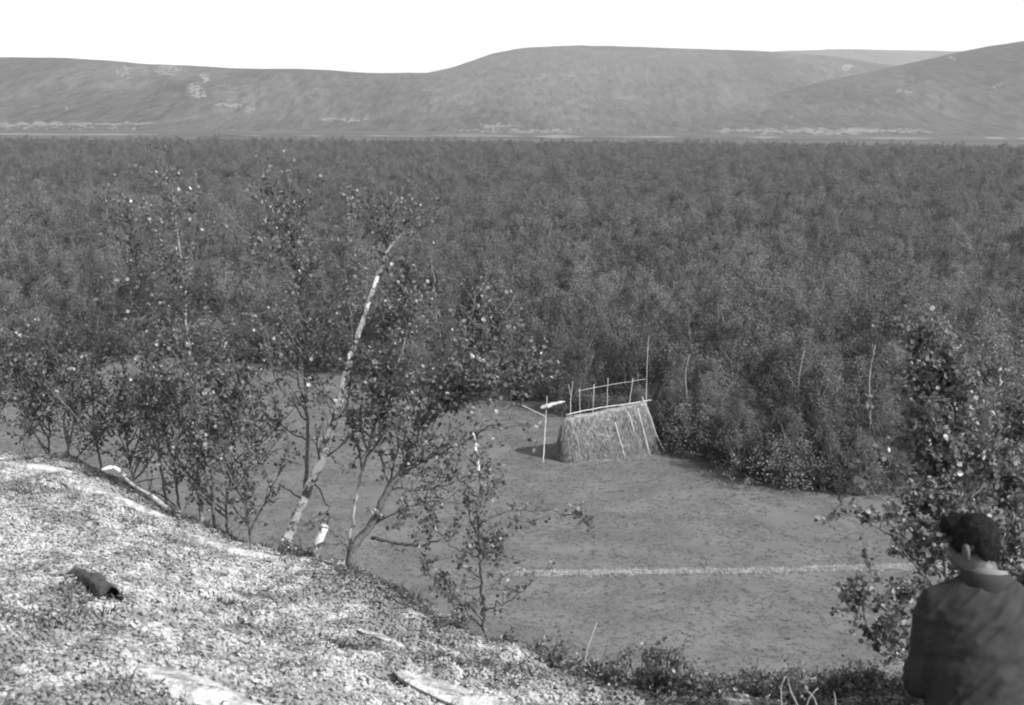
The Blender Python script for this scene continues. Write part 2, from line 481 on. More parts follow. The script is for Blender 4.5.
PA = [(204, 78, 4, 6, 1, .5), (195, 88, 5, 5, 1, .6), (199, 96, 5, 4, 1, .6), (168, 70, 13, 5, 1, .55), (124, 72, 8, 6, 1, .5), (228, 105, 14, 1.4, 1, .6), (249, 109, 5, 2.2, 1, .7), (345, 120, 26, 1.3, 1, .7),
      (30, 124.5, 60, 1.6, 1, .85), (110, 124, 50, 1.2, 1, .7), (60, 128, 90, 1, 1, .4), (225, 92, 14, 10, 2, .5), (498, 126, 18, 1.8, 1, .7), (520, 131, 70, 1.6, 1, .55), (180, 131, 120, .8, 1, .4), (310, 94, 1.0, 13, 1, .4), (65, 105, .8, 12, 1, .35)]
PB = [(632, 102, 17, 7, 2, .8), (560, 129, 150, 2.0, 1, .65), (650, 127, 60, 1.2, 1, .5), (845, 68, 8, 2.5, 1, .6), (590, 110, 60, 3, 2, .4), (520, 75, 60, 4, 1, .18)]
PC = [(905, 92, 8, 2, 1, .55), (951, 58, 2, 1.5, 1, .9), (820, 131, 110, 2.4, 1, .75), (995, 87, 6, 2, 1, .5), (870, 112, 60, 6, 2, .35)]
fell('fell_hills', [(-500, 50), (-200, 54), (0, 57), (60, 58), (120, 61), (140, 64), (180, 65), (230, 68), (255, 69), (300, 69), (345, 71), (370, 73), (430, 73), (470, 78), (540, 86), (620, 100), (700, 115), (780, 131)], 4200, 2600, 31, PA)
fell('fell_hills', [(300, 110), (380, 88), (425, 73), (450, 68), (490, 54), (520, 48), (580, 45), (640, 47), (700, 49), (760, 51), (830, 56), (900, 66), (1000, 80), (1200, 110)], 5900, 3300, 32, PB)
fell('fell_hills', [(650, 70), (720, 56), (780, 51), (840, 49), (900, 50), (955, 51), (1040, 52), (1200, 60)], 9000, 6800, 33, rough=.4)
fell('fell_hills', [(520, 133), (600, 126), (700, 109), (770, 92), (830, 80), (880, 70), (920, 61), (955, 53), (985, 47), (1024, 41), (1100, 32), (1300, 24), (1600, 30)], 4700, 2700, 34, PC)

# air: even haze round everything
mb = MB(); mb.box((0, 4600, 300), (8200, 6200, 302.5))
hz = mb.build('haze', bpy.data.materials.new('haze_air'), smooth=False)
hm = MATS['haze'] = hz.data.materials[0]; hm.use_nodes = True
t = hm.node_tree; t.nodes.clear()
o_ = t.nodes.new('ShaderNodeOutputMaterial'); pv = t.nodes.new('ShaderNodeVolumePrincipled')
pv.inputs['Color'].default_value = (.95, .95, .95, 1); pv.inputs['Density'].default_value = 5.5e-5; pv.inputs['Anisotropy'].default_value = 0.2
t.links.new(pv.outputs[0], o_.inputs['Volume'])
tag(hz, kind='stuff')

# ------------------------------------------------------------------ rocks on the knoll
def slab(px, py, length, width, height, ang, seed, label):
    c = pix_hill(px, py)
    m = MB(); nu, nv = 44, 22
    u = np.arange(nu) * 2 * math.pi / nu; v = np.linspace(0.02, math.pi - .02, nv)
    V, U = np.meshgrid(v, u, indexing='ij')
    x = np.sin(V) * np.cos(U); y = np.sin(V) * np.sin(U); z = np.cos(V)
    x = np.sign(x) * np.abs(x) ** .8; y = np.sign(y) * np.abs(y) ** .8; z = np.sign(z) * np.abs(z) ** .6
    k = 1 + .5 * (fbm(x * 1.8 + seed, y * 1.8, z * 1.8, oct=4, seed=seed) - .5)
    x, y, z = x * k * length / 2, y * k * width / 2, z * k * height / 2
    ca, sa = math.cos(ang), math.sin(ang)
    X, Y = x * ca - y * sa, x * sa + y * ca
    # lie along the slope
    gz = hill_z(X + c[0], Y + c[1], False) - hill_z(c[0], c[1], False)
    Z = z + gz
    i = np.arange(nv - 1)[:, None] * nu; j = np.arange(nu)[None]; j2 = (j + 1) % nu
    q = np.stack([i + j, i + nu + j, i + nu + j2, i + j2], -1).reshape(-1, 4)
    m.add(np.stack([X, Y, Z], -1).reshape(-1, 3), q)
    o = m.build('rock_slab', MATS['rock'])
    o.location = (float(c[0]), float(c[1]), float(c[2]) + .0)
    tag(o, label, 'rock', 'bare rock showing through the lichen')
    return o
ROCKS = [(118, 501, .85, .13, .07, R(-20), 1, 'long pale rock ledge below the crest at the left, under the bleached dead branch'),
         (232, 553, .7, .16, .08, R(-25), 2, 'pale rock edge on the crest at the foot of the leaning white birch'),
         (30, 469, .6, .13, .08, R(-8), 7, 'pale rock on the crest at the far left edge'),
         (200, 694, .62, .24, .07, R(-20), 3, 'pale rock at the bottom edge, left of the middle of the lichen slope'),
         (462, 700, .6, .22, .05, R(-24), 4, 'brightest bare rock at the bottom edge, lower right end of the lichen slope'),
         (195, 612, .3, .07, .04, R(-15), 5, 'small flat pale rock just right of the hollow log'),
         (385, 640, .34, .08, .03, R(-35), 6, 'narrow rock strip high on the right part of the lichen slope')]
rock_xy = []
for a in ROCKS:
    o = slab(*a); rock_xy.append((o.location.x, o.location.y, a[2] / 2, a[3] / 2, a[5]))

def on_rock(x, y, m=.85):
    r = np.zeros(len(x), bool)
    for cx, cy, L, Wd, an in rock_xy:
        dx, dy = x - cx, y - cy
        u = dx * math.cos(an) + dy * math.sin(an); v = -dx * math.sin(an) + dy * math.cos(an)
        r |= (u / L) ** 2 + (v / Wd) ** 2 < m
    return r

# ------------------------------------------------------------------ ground cover on the knoll
def polar_pts(n, a0, a1, r0, r1off, seed):
    g = np.random.default_rng(seed)
    az = g.uniform(a0, a1, n * 3); rc = np.interp(az, az_c, rc_c)
    rmax = rc.max() + r1off
    r = np.sqrt(g.uniform(r0 * r0, rmax * rmax, n * 3))
    ok = (r < rc + r1off)
    az, r, rc = az[ok][:n], r[ok][:n], rc[ok][:n]
    return r * np.sin(np.radians(az)), r * np.cos(np.radians(az)), az, r - rc

def domes(name, m, x, y, nb, rad, lobe, seed, label):
    g = np.random.default_rng(seed); n = len(x)
    S = g.uniform(.5, 1.5, n)
    D = g.normal(size=(n * nb, 3)); D[:, 2] = np.abs(D[:, 2]); D /= np.linalg.norm(D, axis=1)[:, None]
    q = np.repeat(np.stack([x, y, hill_z(x, y)], -1), nb, 0) + D * np.array([1, 1, .75]) * (rad * np.repeat(S, nb) * g.uniform(.75, 1.05, n * nb))[:, None]
    b = MB(); nn = n * nb
    nrm = D + np.array([0, 0, .5]) + g.normal(size=(nn, 3)) * .16; nrm /= np.linalg.norm(nrm, axis=1)[:, None]
    t = g.normal(size=(nn, 3)); t -= nrm * (t * nrm).sum(1)[:, None]; t /= np.linalg.norm(t, axis=1)[:, None]; bb = np.cross(nrm, t)
    L = (lobe * g.uniform(.6, 1.3, nn))[:, None]
    v = np.stack([q - t * L * .5, q - bb * L * .45 - nrm * L * .15, q + t * L * .5, q + bb * L * .45 - nrm * L * .15], 1).reshape(-1, 3)
    b.add(v, np.arange(4 * nn).reshape(-1, 4))
    return tag(b.build(name, m, smooth=False), label, kind='stuff')

def tufts(name, m, x, y, nb, length, wid, up_, seed, label, h0=0.0):
    g = np.random.default_rng(seed); n = len(x)
    z = hill_z(x, y)
    sc_ = g.uniform(.55, 1.35, n)
    C = np.repeat(np.stack([x, y, z + h0], -1), nb, 0)
    S = np.repeat(sc_, nb)
    D = g.normal(size=(n * nb, 3)); D[:, 2] = np.abs(D[:, 2]) * .6 + up_
    D /= np.linalg.norm(D, axis=1)[:, None]
    C = C + g.normal(size=C.shape) * np.array([1, 1, 0]) * (length * .45 * S)[:, None]
    C[:, 2] -= .006
    D = D * (length * S * g.uniform(.6, 1.2, n * nb))[:, None]
    b = MB(); b.blades(C, D, wid * S, seed=seed)
    return tag(b.build(name, m), label, kind='stuff')

x, y, az, dr = polar_pts(66000, -27, 26, 2.6, 1.0, 11)
dens = fbm(x * 3.2, y * 3.2, oct=4, seed=40)
fine = fbm(x * 10, y * 10, oct=3, seed=41)
rightness = np.clip((az - 0) / 6, 0, 1)
k = (dens > .40 + .2 * rightness) & ~on_rock(x, y, .5) & (dr < .5 - rightness * .9)
domes('lichen', MATS['lichen'], x[k], y[k], 16, .030, .020, 12, 'pale reindeer lichen covering the slope')
k = ((dens <= .44 + .18 * rightness) | (fine < .42)) & ~on_rock(x, y)
k &= rng.random(len(k)) < .7
domes('moss', MATS['moss'], x[k], y[k], 12, .028, .019, 13, 'darker moss between the lichen')
x, y, az, dr = polar_pts(26000, -27, 26, 2.6, 1.5, 14)
dn = fbm(x * 2.3 + 9, y * 2.3, oct=4, seed=45)
rightness = np.clip((az - 0) / 9, 0, 1)
crest = np.clip((dr + .5) / .5, 0, 1)
k = dn > (.68 - .13 * rightness - .16 * crest)
k &= ~on_rock(x, y, 1.1)
tufts('heather', MATS['heather'], x[k], y[k], 10, .045, .007, .55, 15, 'dark heather and crowberry twigs')

# ------------------------------------------------------------------ foreground birches
def smooth_path(pts, n):
    pts = np.asarray(pts, float)
    d = np.concatenate([[0], np.cumsum(np.linalg.norm(np.diff(pts, axis=0), axis=1))]); d /= d[-1]
    u = np.linspace(0, 1, n)
    q = np.stack([np.interp(u, d, pts[:, k]) for k in range(3)], 1)
    for _ in range(2):
        q[1:-1] = (q[:-2] + 2 * q[1:-1] + q[2:]) / 4
    return q

def wander(p, d, L, g, n=7, curl=.25, up_=.12):
    out = [p]; d = d / np.linalg.norm(d)
    for k in range(n):
        d = d + g.normal(size=3) * curl + np.array([0, 0, up_])
        d /= np.linalg.norm(d); p = p + d * L / n; out.append(p)
    return np.array(out)

def twiggy(wood, leafC, path, r0, g, tw_n, tw_len, lf, up_=.1):
    """side twigs with leaves along a branch path"""
    m = len(path)
    for k in range(tw_n):
        t_ = g.uniform(.12, 1.0); f_ = t_ * (m - 1); i = min(int(f_), m - 2)
        p = path[i] + (path[i + 1] - path[i]) * (f_ - i)
        d = path[i + 1] - path[i]; d = d / (np.linalg.norm(d) + 1e-9)
        d = d * .7 + g.normal(size=3) * .75 + np.array([0, 0, up_])
        q = wander(p, d, tw_len * g.uniform(.5, 1.3), g, 5, .22, .04)
        wood.tube(q, np.linspace(.0032, .0012, len(q)), 4, cap=False)
        n = g.poisson(lf * 3.7)
        for _ in range(n):
            u = g.uniform(.2, 1.0) * (len(q) - 1); a = min(int(u), len(q) - 2)
            leafC.append(q[a] + (q[a + 1] - q[a]) * (u - a) + g.normal(size=3) * .012)

LEAN = np.array([(281, 558), (300, 506), (318, 470), (338, 410), (350, 360), (365, 315), (377, 276)], float)
def birch(name, label, stems, seed, group='birches growing on the edge of the knoll', limbs=(), auto=14, Llen=.55, tw=5, lf=6, leaf=.029, bark='birch_bark', lo=.25, cat='birch tree', end=1.0, limb_bark='dark_bark'):
    """stems: list of (path points (px,py,d), r0, r1, bark or None)"""
    g = np.random.default_rng(seed)
    px, py, d = stems[0][0][0]
    b0 = P(px, py, d); zb = float(hill_z(b0[0], b0[1])) - .06
    root = empty(name, (b0[0], b0[1], zb), 0, label, cat, group)
    O = np.array([b0[0], b0[1], zb])
    leafC = []
    for si, (pp, r0, r1, bk) in enumerate(stems):
        pts = [P(*a) for a in pp]
        if si == 0: pts = [np.array([b0[0], b0[1], min(zb, b0[2] - .02)])] + pts
        path = smooth_path(pts, 10 + 5 * len(pts))
        path[1:-1] += g.normal(size=path[1:-1].shape) * .004
        m = MB(); rr = np.linspace(r0, r1, len(path)) * (1 + .1 * (g.random(len(path)) - .5))
        m.tube(path - O, rr, 10, wob=.12)
        if si == 0 or len(pp) > 3:
            wood = MB()
            twiggy(wood, leafC, path[int(len(path) * lo):], r1, g, int(tw * 5), .22, lf)
            wood.v = [v - O for v in wood.v]; wood.build('twigs', MATS[limb_bark], root)
        m.build('trunk' if si == 0 else 'stem', MATS[bk or bark], root)
        na = auto if isinstance(auto, int) else auto[si]
        for a in range(na):
            t_ = lo + (end - lo) * (a + g.random()) / na; f_ = t_ * (len(path) - 1); i = min(int(f_), len(path) - 2)
            p = path[i]; dirn = path[i + 1] - path[i]; dirn /= np.linalg.norm(dirn) + 1e-9
            az_ = g.uniform(0, 2 * math.pi)
            out = np.array([math.cos(az_), math.sin(az_) * .8, 0])
            v = dirn * .55 + out * .9 + np.array([0, 0, .25])
            L = Llen * g.uniform(.5, 1.15) * (1.15 - .75 * t_)
            q = wander(p, v, L, g, 7, .16, .08)
            wd = MB(); wd.tube(q - O, np.linspace(.0075 * (1.2 - .6 * t_), .0018, len(q)), 5, cap=False)
            w2 = MB(); twiggy(w2, leafC, q, .004, g, tw + 3, .2, lf)
            wd.v += [vv - O for vv in w2.v]; wd.q += [qq + wd.n for qq in w2.q]
            wd.build('branch', MATS[limb_bark], root)
    for (pp, r0, r1, ntw, twl, lfn) in limbs:
        path = smooth_path([P(*a) for a in pp], 6 + 4 * len(pp))
        path[1:-1] += g.normal(size=path[1:-1].shape) * .006
        wd = MB(); wd.tube(path - O, np.linspace(r0, r1, len(path)), 7, wob=.15)
        w2 = MB(); twiggy(w2, leafC, path, .004, g, ntw, twl, lfn)
        wd.v += [vv - O for vv in w2.v]; wd.q += [qq + wd.n for qq in w2.q]
        wd.build('branch', MATS[limb_bark], root)
    LC = np.array(leafC)
    if True:                      # the bare white stem stays open on the side facing the knoll
        V = LC - CAM; dz = V @ fw; lx, ly = W / 2 + F * (V @ rt) / dz, H / 2 - F * (V @ up) / dz
        sp = LEAN; tx = np.interp(-ly, -sp[:, 1], sp[:, 0])
        LC = LC[~((np.abs(lx - tx) < 11) & (ly > 262) & (ly < 560) & (dz < 7.95) & (g.random(len(LC)) < .96))]
    f = MB(); f.leaves(LC - O, leaf, .1, seed)
    f.build('crown', MATS['near_leaf'], root, smooth=False)
    return root

birch('birch_tree', 'leaning birch with a thick white trunk, tallest on the knoll, second slim stem beside it',
      [([(281, 558, 7.9), (300, 506, 7.9), (318, 470, 7.9), (338, 410, 7.85), (350, 360, 7.8), (365, 315, 7.8), (377, 276, 7.75)], .034, .013, None),
       ([(377, 276, 7.75), (388, 250, 7.7), (402, 232, 7.7)], .013, .004, 'grey_bark'),
       ([(306, 492, 7.9), (308, 440, 8.0), (305, 380, 8.05), (306, 330, 8.1), (300, 280, 8.1), (293, 240, 8.1), (286, 200, 8.1)], .013, .004, 'dark_bark')],
      21, auto=(7, 7, 28), Llen=.7, tw=6, lf=3.0, lo=.28, leaf=.029,
      limbs=[([(350, 360, 7.8), (372, 345, 7.7), (392, 322, 7.6), (408, 300, 7.5)], .009, .003, 10, .25, 5),
             ([(330, 430, 7.85), (350, 400, 8.1), (352, 330, 8.2), (345, 270, 8.3), (350, 215, 8.3)], .008, .003, 20, .26, 3.6),
             ([(306, 500, 7.9), (270, 480, 7.8), (245, 440, 7.7), (235, 400, 7.7)], .007, .002, 14, .25, 4),
             ([(312, 480, 7.9), (330, 510, 7.8), (322, 545, 7.8)], .006, .003, 4, .2, 2),
             ([(306, 440, 8.0), (270, 420, 8.1), (240, 380, 8.1), (225, 340, 8.1)], .006, .002, 16, .26, 3.5),
             ([(306, 360, 8.0), (280, 320, 8.0), (262, 280, 8.0), (256, 240, 8.0)], .006, .002, 16, .26, 3.5),
             ([(306, 420, 8.0), (275, 380, 8.0), (262, 330, 8.0)], .006, .002, 12, .24, 4)])
birch('birch_tree', 'slender upright birch with a thin grey stem, left of the leaning white birch',
      [([(202, 528, 8.3), (198, 470, 8.3), (195, 420, 8.35), (190, 370, 8.35), (186, 320, 8.4), (183, 270, 8.4), (176, 225, 8.4), (172, 190, 8.4)], .017, .004, 'grey_bark')],
      22, auto=24, Llen=.72, tw=6, lf=2.6, lo=.12,
      limbs=[([(196, 440, 8.3), (170, 400, 8.2), (150, 360, 8.2)], .007, .002, 10, .22, 4)])
birch('birch_tree', 'thin short birch growing close against the right side of the slender grey birch',
      [([(214, 530, 8.2), (212, 480, 8.15), (216, 430, 8.1), (226, 380, 8.1), (232, 345, 8.1)], .012, .003, 'dark_bark')],
      23, auto=12, Llen=.55, tw=6, lf=4.0, lo=.2)
birch('birch_tree', 'thin birch leaning left beside the bleached dead branch on the crest',
      [([(168, 512, 8.5), (158, 450, 8.5), (148, 380, 8.55), (140, 310, 8.6), (136, 255, 8.6), (132, 215, 8.6)], .010, .003, 'dark_bark')],
      24, auto=15, Llen=.6, tw=6, lf=2.6, lo=.25)
birch('birch_tree', 'crooked dark birch arching right above the crest, nearest to the cut stump',
      [([(345, 580, 7.3), (352, 548, 7.3), (372, 525, 7.3), (388, 490, 7.3), (406, 464, 7.3), (413, 440, 7.25), (430, 412, 7.2), (455, 396, 7.2), (495, 388, 7.15), (530, 381, 7.1)], .028, .010, 'dark_bark'),
       ([(348, 572, 7.3), (352, 520, 7.4), (362, 470, 7.5), (380, 410, 7.6), (402, 350, 7.7), (412, 310, 7.7), (416, 285, 7.7)], .013, .003, 'grey_bark')],
      25, auto=(20, 20), Llen=.66, tw=7, lf=3.6, lo=.35,
      limbs=[([(372, 538, 7.3), (400, 544, 7.2), (425, 547, 7.1), (442, 538, 7.0)], .012, .005, 3, .2, 2),
             ([(455, 396, 7.2), (480, 350, 7.3), (490, 310, 7.4)], .008, .003, 22, .28, 3.5),
             ([(406, 464, 7.3), (450, 450, 7.2), (490, 425, 7.1), (520, 415, 7.1)], .007, .003, 18, .22, 3),
             ([(388, 490, 7.3), (430, 490, 7.2), (470, 475, 7.1), (500, 480, 7.1)], .007, .003, 18, .22, 3),
             ([(406, 464, 7.3), (420, 462, 7.2), (434, 456, 7.15), (446, 444, 7.1)], .014, .006, 4, .15, 2),
             ([(413, 440, 7.25), (425, 380, 7.3), (438, 320, 7.35), (432, 262, 7.4)], .010, .003, 24, .26, 4.5),
             ([(440, 405, 7.2), (470, 365, 7.1), (500, 330, 7.0), (515, 295, 7.0)], .009, .003, 26, .28, 4.0),
             ([(424, 420, 7.2), (436, 398, 7.15), (462, 384, 7.1), (500, 372, 7.1), (540, 366, 7.1)], .012, .004, 14, .2, 4),
             ([(388, 490, 7.3), (380, 440, 7.4), (378, 390, 7.5), (392, 330, 7.5)], .008, .003, 20, .24, 4.5),
             ([(430, 412, 7.2), (455, 360, 7.3), (470, 320, 7.35), (478, 285, 7.4)], .008, .003, 20, .24, 3.5),
             ([(372, 525, 7.3), (410, 505, 7.2), (440, 500, 7.1), (465, 505, 7.1)], .007, .003, 14, .2, 3),

             ([(352, 552, 7.3), (330, 530, 7.2), (312, 520, 7.2)], .006, .003, 4, .2, 3)])
birch('birch_tree', 'slim birch with a white upper stem, farthest right of the trees on the crest',
      [([(487, 650, 6.5), (483, 605, 6.5), (481, 560, 6.5), (479, 520, 6.45), (482, 490, 6.4), (479, 470, 6.4)], .014, .009, 'dark_bark'),
       ([(479, 471, 6.4), (476, 450, 6.4), (473, 433, 6.4)], .0085, .006, 'birch_bark')],
      26, auto=(6, 1), Llen=.3, tw=4, lf=2.6, lo=.1, end=.9,
      limbs=[([(480, 500, 6.45), (455, 475, 6.5), (432, 463, 6.5)], .006, .003, 8, .16, 4),
             ([(479, 522, 6.45), (515, 508, 6.4), (560, 512, 6.3), (597, 518, 6.2)], .005, .002, 12, .08, 3),
             ([(483, 560, 6.5), (450, 545, 6.5), (425, 520, 6.6), (405, 500, 6.6)], .005, .002, 14, .16, 5),
             ([(484, 610, 6.5), (510, 600, 6.4), (530, 585, 6.3), (542, 572, 6.3)], .004, .002, 8, .12, 3),
             ([(485, 630, 6.5), (450, 600, 6.6), (430, 575, 6.6), (418, 560, 6.6)], .005, .002, 14, .16, 4),
             ([(481, 555, 6.5), (505, 535, 6.4), (520, 520, 6.4)], .004, .002, 6, .12, 4),
             ([(487, 640, 6.5), (520, 640, 6.3), (545, 655, 6.2)], .004, .002, 8, .10, 3)])
for k, (pp, lab, sd_, au) in enumerate([
        ([(22, 470, 9.1), (26, 420, 9.1), (20, 370, 9.1), (24, 340, 9.1)], 'small birch sapling at the far left edge of the crest', 31, 7),
        ([(72, 478, 9.0), (66, 430, 9.0), (76, 380, 9.0), (70, 345, 9.0)], 'low leafy birch sapling, second from the far left edge', 32, 8),
        ([(104, 482, 8.9), (96, 440, 8.9), (92, 390, 8.9), (100, 345, 8.9), (112, 318, 8.9)], 'thin birch sapling just left of the bleached dead branch', 33, 9),
        ([(48, 474, 9.2), (50, 430, 9.3), (44, 390, 9.3), (52, 350, 9.3)], 'bushy sapling between the two leftmost ones, set back a little', 35, 8),
        ([(136, 496, 8.8), (130, 460, 8.9), (124, 420, 9.0), (132, 375, 9.0)], 'bushy sapling rising over the bleached dead branch', 36, 8),
        ([(180, 520, 8.6), (176, 480, 8.6), (164, 430, 8.7), (170, 390, 8.7)], 'short bushy sapling just left of the slender grey birch', 37, 9),
        ([(0, 466, 9.3), (-4, 420, 9.3), (4, 370, 9.3), (0, 335, 9.3)], 'sapling cut off by the left edge of the picture', 38, 10),
        ([(228, 540, 8.2), (226, 500, 8.3), (236, 450, 8.4), (232, 410, 8.4), (240, 370, 8.4)], 'sapling just left of the small dark-leaved one', 39, 8),
        ([(252, 548, 7.9), (246, 500, 8.0), (250, 450, 8.1), (244, 405, 8.1)], 'small sapling with dark leaves left of the leaning white trunk', 34, 5)]):
    birch('birch_sapling', lab, [(pp, .010, .003, 'dark_bark')], sd_, auto=au + 4, Llen=.62, tw=6, lf=2.6, lo=.12, cat='birch sapling', group='birch saplings on the crest')
birch('birch_tree', 'bushy birch with broad bright leaves standing directly in front of the man',
      [([(952, 690, 6.3), (948, 600, 6.25), (942, 530, 6.2), (950, 470, 6.2), (951, 440, 6.2), (936, 400, 6.2), (926, 352, 6.2)], .017, .004, 'grey_bark')],
      41, auto=30, Llen=.5, tw=6, lf=6.5, leaf=.033, lo=.35, group='birches in front of the man',
      limbs=[([(950, 640, 6.3), (915, 560, 6.1), (880, 525, 6.0), (832, 508, 5.9)], .008, .003, 18, .16, 7),
             ([(950, 670, 6.3), (915, 630, 6.1), (880, 610, 6.0), (845, 598, 5.95)], .007, .003, 20, .18, 8),
             ([(950, 675, 6.3), (905, 650, 6.1), (870, 640, 6.0), (862, 600, 5.95)], .006, .003, 18, .16, 7),
             ([(950, 660, 6.3), (920, 600, 6.1), (890, 580, 6.0), (868, 572, 5.95)], .006, .003, 20, .17, 7),
             ([(952, 680, 6.3), (925, 665, 6.1), (900, 650, 6.0), (885, 632, 5.95)], .006, .003, 18, .16, 7),
             ([(948, 540, 6.2), (910, 480, 6.1), (880, 450, 6.1), (868, 415, 6.1)], .007, .003, 14, .2, 6),
             ([(945, 560, 6.2), (900, 520, 6.1), (866, 480, 6.0), (850, 478, 6.0)], .006, .002, 12, .14, 7),
             ([(950, 450, 6.2), (965, 410, 6.2), (955, 365, 6.2), (950, 335, 6.2)], .006, .003, 16, .18, 7),
             ([(945, 530, 6.2), (985, 480, 6.2), (1002, 430, 6.2), (992, 390, 6.2)], .007, .003, 20, .2, 7)])
birch('birch_tree', 'leafy birch at the right edge of the picture, beyond the man\'s shoulder',
      [([(1024, 690, 6.6), (1018, 600, 6.6), (1012, 520, 6.6), (1020, 450, 6.6), (1030, 400, 6.6)], .014, .004, 'dark_bark')],
      42, auto=18, Llen=.45, tw=6, lf=6, leaf=.038, lo=.3, group='birches in front of the man')

# cut birch stump
c = P(312, 562, 7.6); zb = float(hill_z(c[0], c[1])) - .05
root = empty('birch_stump', (c[0], c[1], zb), 0, 'short cut white birch stump leaning right at the foot of the leaning birch', 'stump')
pth = smooth_path([np.array([c[0], c[1], zb]), P(312, 558, 7.6), P(325, 526, 7.55)], 12) - np.array([c[0], c[1], zb])
m = MB(); m.tube(pth, np.linspace(.03, .027, 12), 14, wob=.1); m.build('trunk', MATS['birch_bark'], root)
m = MB(); m.tube([pth[-1], pth[-1] + (pth[-1] - pth[-2]) * .12], [.0262, .025], 14); m.build('cut_face', MATS['stone_pale'], root)

# bleached dead branch on the crest
a = pix_hill(170, 513)
root = empty('dead_branch', a, 0, 'bleached crooked dead birch branch lying over the crest at the left', 'branch')
m = MB(); ps = [P(172, 513, 8.25), P(150, 494, 8.35), P(132, 484, 8.45), P(122, 472, 8.5), P(112, 466, 8.5), P(102, 470, 8.5)]
m.tube(smooth_path(ps, 26) - a, np.linspace(.017, .012, 26), 8, wob=.3)
m.build('limb', MATS['birch_bark'], root)
for pa in ([P(112, 467, 8.5), P(118, 458, 8.5), P(128, 452, 8.5)], [P(104, 470, 8.5), P(90, 466, 8.5), P(78, 456, 8.5), P(76, 446, 8.5)], [P(132, 484, 8.45), P(146, 480, 8.4), P(160, 478, 8.3)], [P(126, 476, 8.45), P(138, 486, 8.3), P(165, 500, 8.2), P(185, 517, 8.1)]):
    m = MB(); m.tube(smooth_path(pa, 10) - a, np.linspace(.006, .002, 10), 6); m.build('twig', MATS['dark_bark'], root)

# hollow log on the lichen
a = pix_hill(112, 606); b_ = pix_hill(74, 578)
ax = b_ - a; ax[2] += .01; L = np.linalg.norm(ax); ax /= L
root = empty('hollow_log', a, 0, 'short dark hollow log lying on the pale lichen slope', 'log')
m = MB()
n = 12; path = np.array([np.array([0, 0, .03]) + ax * L * u + np.array([0, 0, .012 * math.sin(u * 5)]) for u in np.linspace(0, 1, n)])
m.tube(path, np.array([.05, .046, .05, .043, .047, .040, .044, .036, .038, .03, .031, .02]), 18, cap=False, wob=.42)
m.build('bark', MATS['char'], root)
m = MB(); m.tube(path[::-1][:-1] + 0 * ax, np.linspace(.018, .036, n)[:-1], 18, cap=True, wob=.1); m.build('hollow', MATS['hair'], root)  # solid near-black core: shade inside the log's open end put into its colour
m = MB(); m.tube(smooth_path([path[8], path[8] + np.array([.04, -.01, .03]), path[8] + np.array([.10, -.03, .035])], 8), np.linspace(.008, .003, 8), 6); m.build('snag', MATS['dark_bark'], root)
m = MB(); m.tube(smooth_path([path[1] + np.array([.04, 0, 0]), path[1] + np.array([.07, -.02, .005]), path[1] + np.array([.12, 0, -.01])], 8), np.linspace(.006, .003, 8), 6); m.build('snag', MATS['dark_bark'], root)

# pale twigs on the ground at the bottom right, loose sticks
STK = [([(782, 700), (779, 684), (786, 676)], 4.7, 'pale curved twig, leftmost of those in the dark heather', .35),
       ([(800, 706), (790, 694), (788, 678)], 4.7, 'pale twig bent like a hook, second from left in the dark heather', .35),
       ([(806, 704), (812, 692), (818, 688)], 4.6, 'short pale twig, third from left in the dark heather', .35),
       ([(818, 706), (812, 692), (806, 690)], 4.6, 'crossing pale twig, fourth from left in the dark heather', .35),
       ([(835, 706), (837, 697), (834, 692)], 4.6, 'short upright pale twig nearest to the man', .35)]
for pp, d, lab, _ in STK:
    a = P(*pp[0], d); b0 = a.copy(); b0[2] = min(float(hill_z(a[0], a[1])), a[2])
    m = MB(); ps = smooth_path([b0] + [P(u, v, d) for u, v in pp], 10) - b0
    m.tube(ps, np.linspace(.0045, .002, len(ps)), 6, wob=.2)
    o = m.build('twig', MATS['stick']); o.location = [float(q) for q in b0]
    tag(o, lab, 'twig', 'pale twigs by the man')
a = P(585, 655, 5.7); b0 = a.copy(); b0[2] = min(float(hill_z(a[0], a[1])), a[2])
m = MB(); m.tube(smooth_path([b0, a, P(597, 622, 5.7)], 8) - b0, np.linspace(.003, .0015, 8), 5)
o = m.build('dry_stem', MATS['pole']); o.location = [float(q) for q in b0]; tag(o, 'thin pale dry stem sticking up between the slim birch and the low shrub', 'stem')

# low dwarf shrubs along the crest
def shrub(px, py, d, wpx, hpx, n, lf, seed, label):
    g = np.random.default_rng(seed)
    c = P(px, py, d); zb = float(hill_z(c[0], c[1])) - .03
    root = empty('low_shrub', (c[0], c[1], zb), 0, label, 'shrub', 'low shrubs along the crest')
    hh = hpx / F * d + max(0, c[2] - zb); ww = wpx / F * d / 2
    wd = MB(); LC = []
    for k in range(n):
        az_ = g.uniform(0, 6.28); sp = g.uniform(.1, 1) * ww
        v = np.array([math.cos(az_) * sp, math.sin(az_) * sp * .6, hh * g.uniform(.6, 1)])
        q = wander(np.zeros(3) + g.normal(size=3) * [.04, .04, 0], v, np.linalg.norm(v), g, 7, .12, .02)
        wd.tube(q, np.linspace(.004, .0015, len(q)), 5, cap=False)
        twiggy(wd, LC, q, .003, g, 5, .08, lf)
    wd.build('stems', MATS['dark_bark'], root)
    f = MB(); f.leaves(np.array(LC), .022, .1, seed); f.build('foliage', MATS['near_leaf'], root, smooth=False)
shrub(655, 690, 5.5, 95, 42, 26, 3.4, 51, 'low leafy shrub on the crest below the meadow path, widest of the low shrubs')
shrub(598, 690, 5.7, 70, 28, 14, 2.0, 52, 'sparse twiggy shrub left of the widest low shrub')
shrub(700, 694, 5.4, 60, 20, 12, 2.8, 53, 'low shrub right of the widest low shrub')
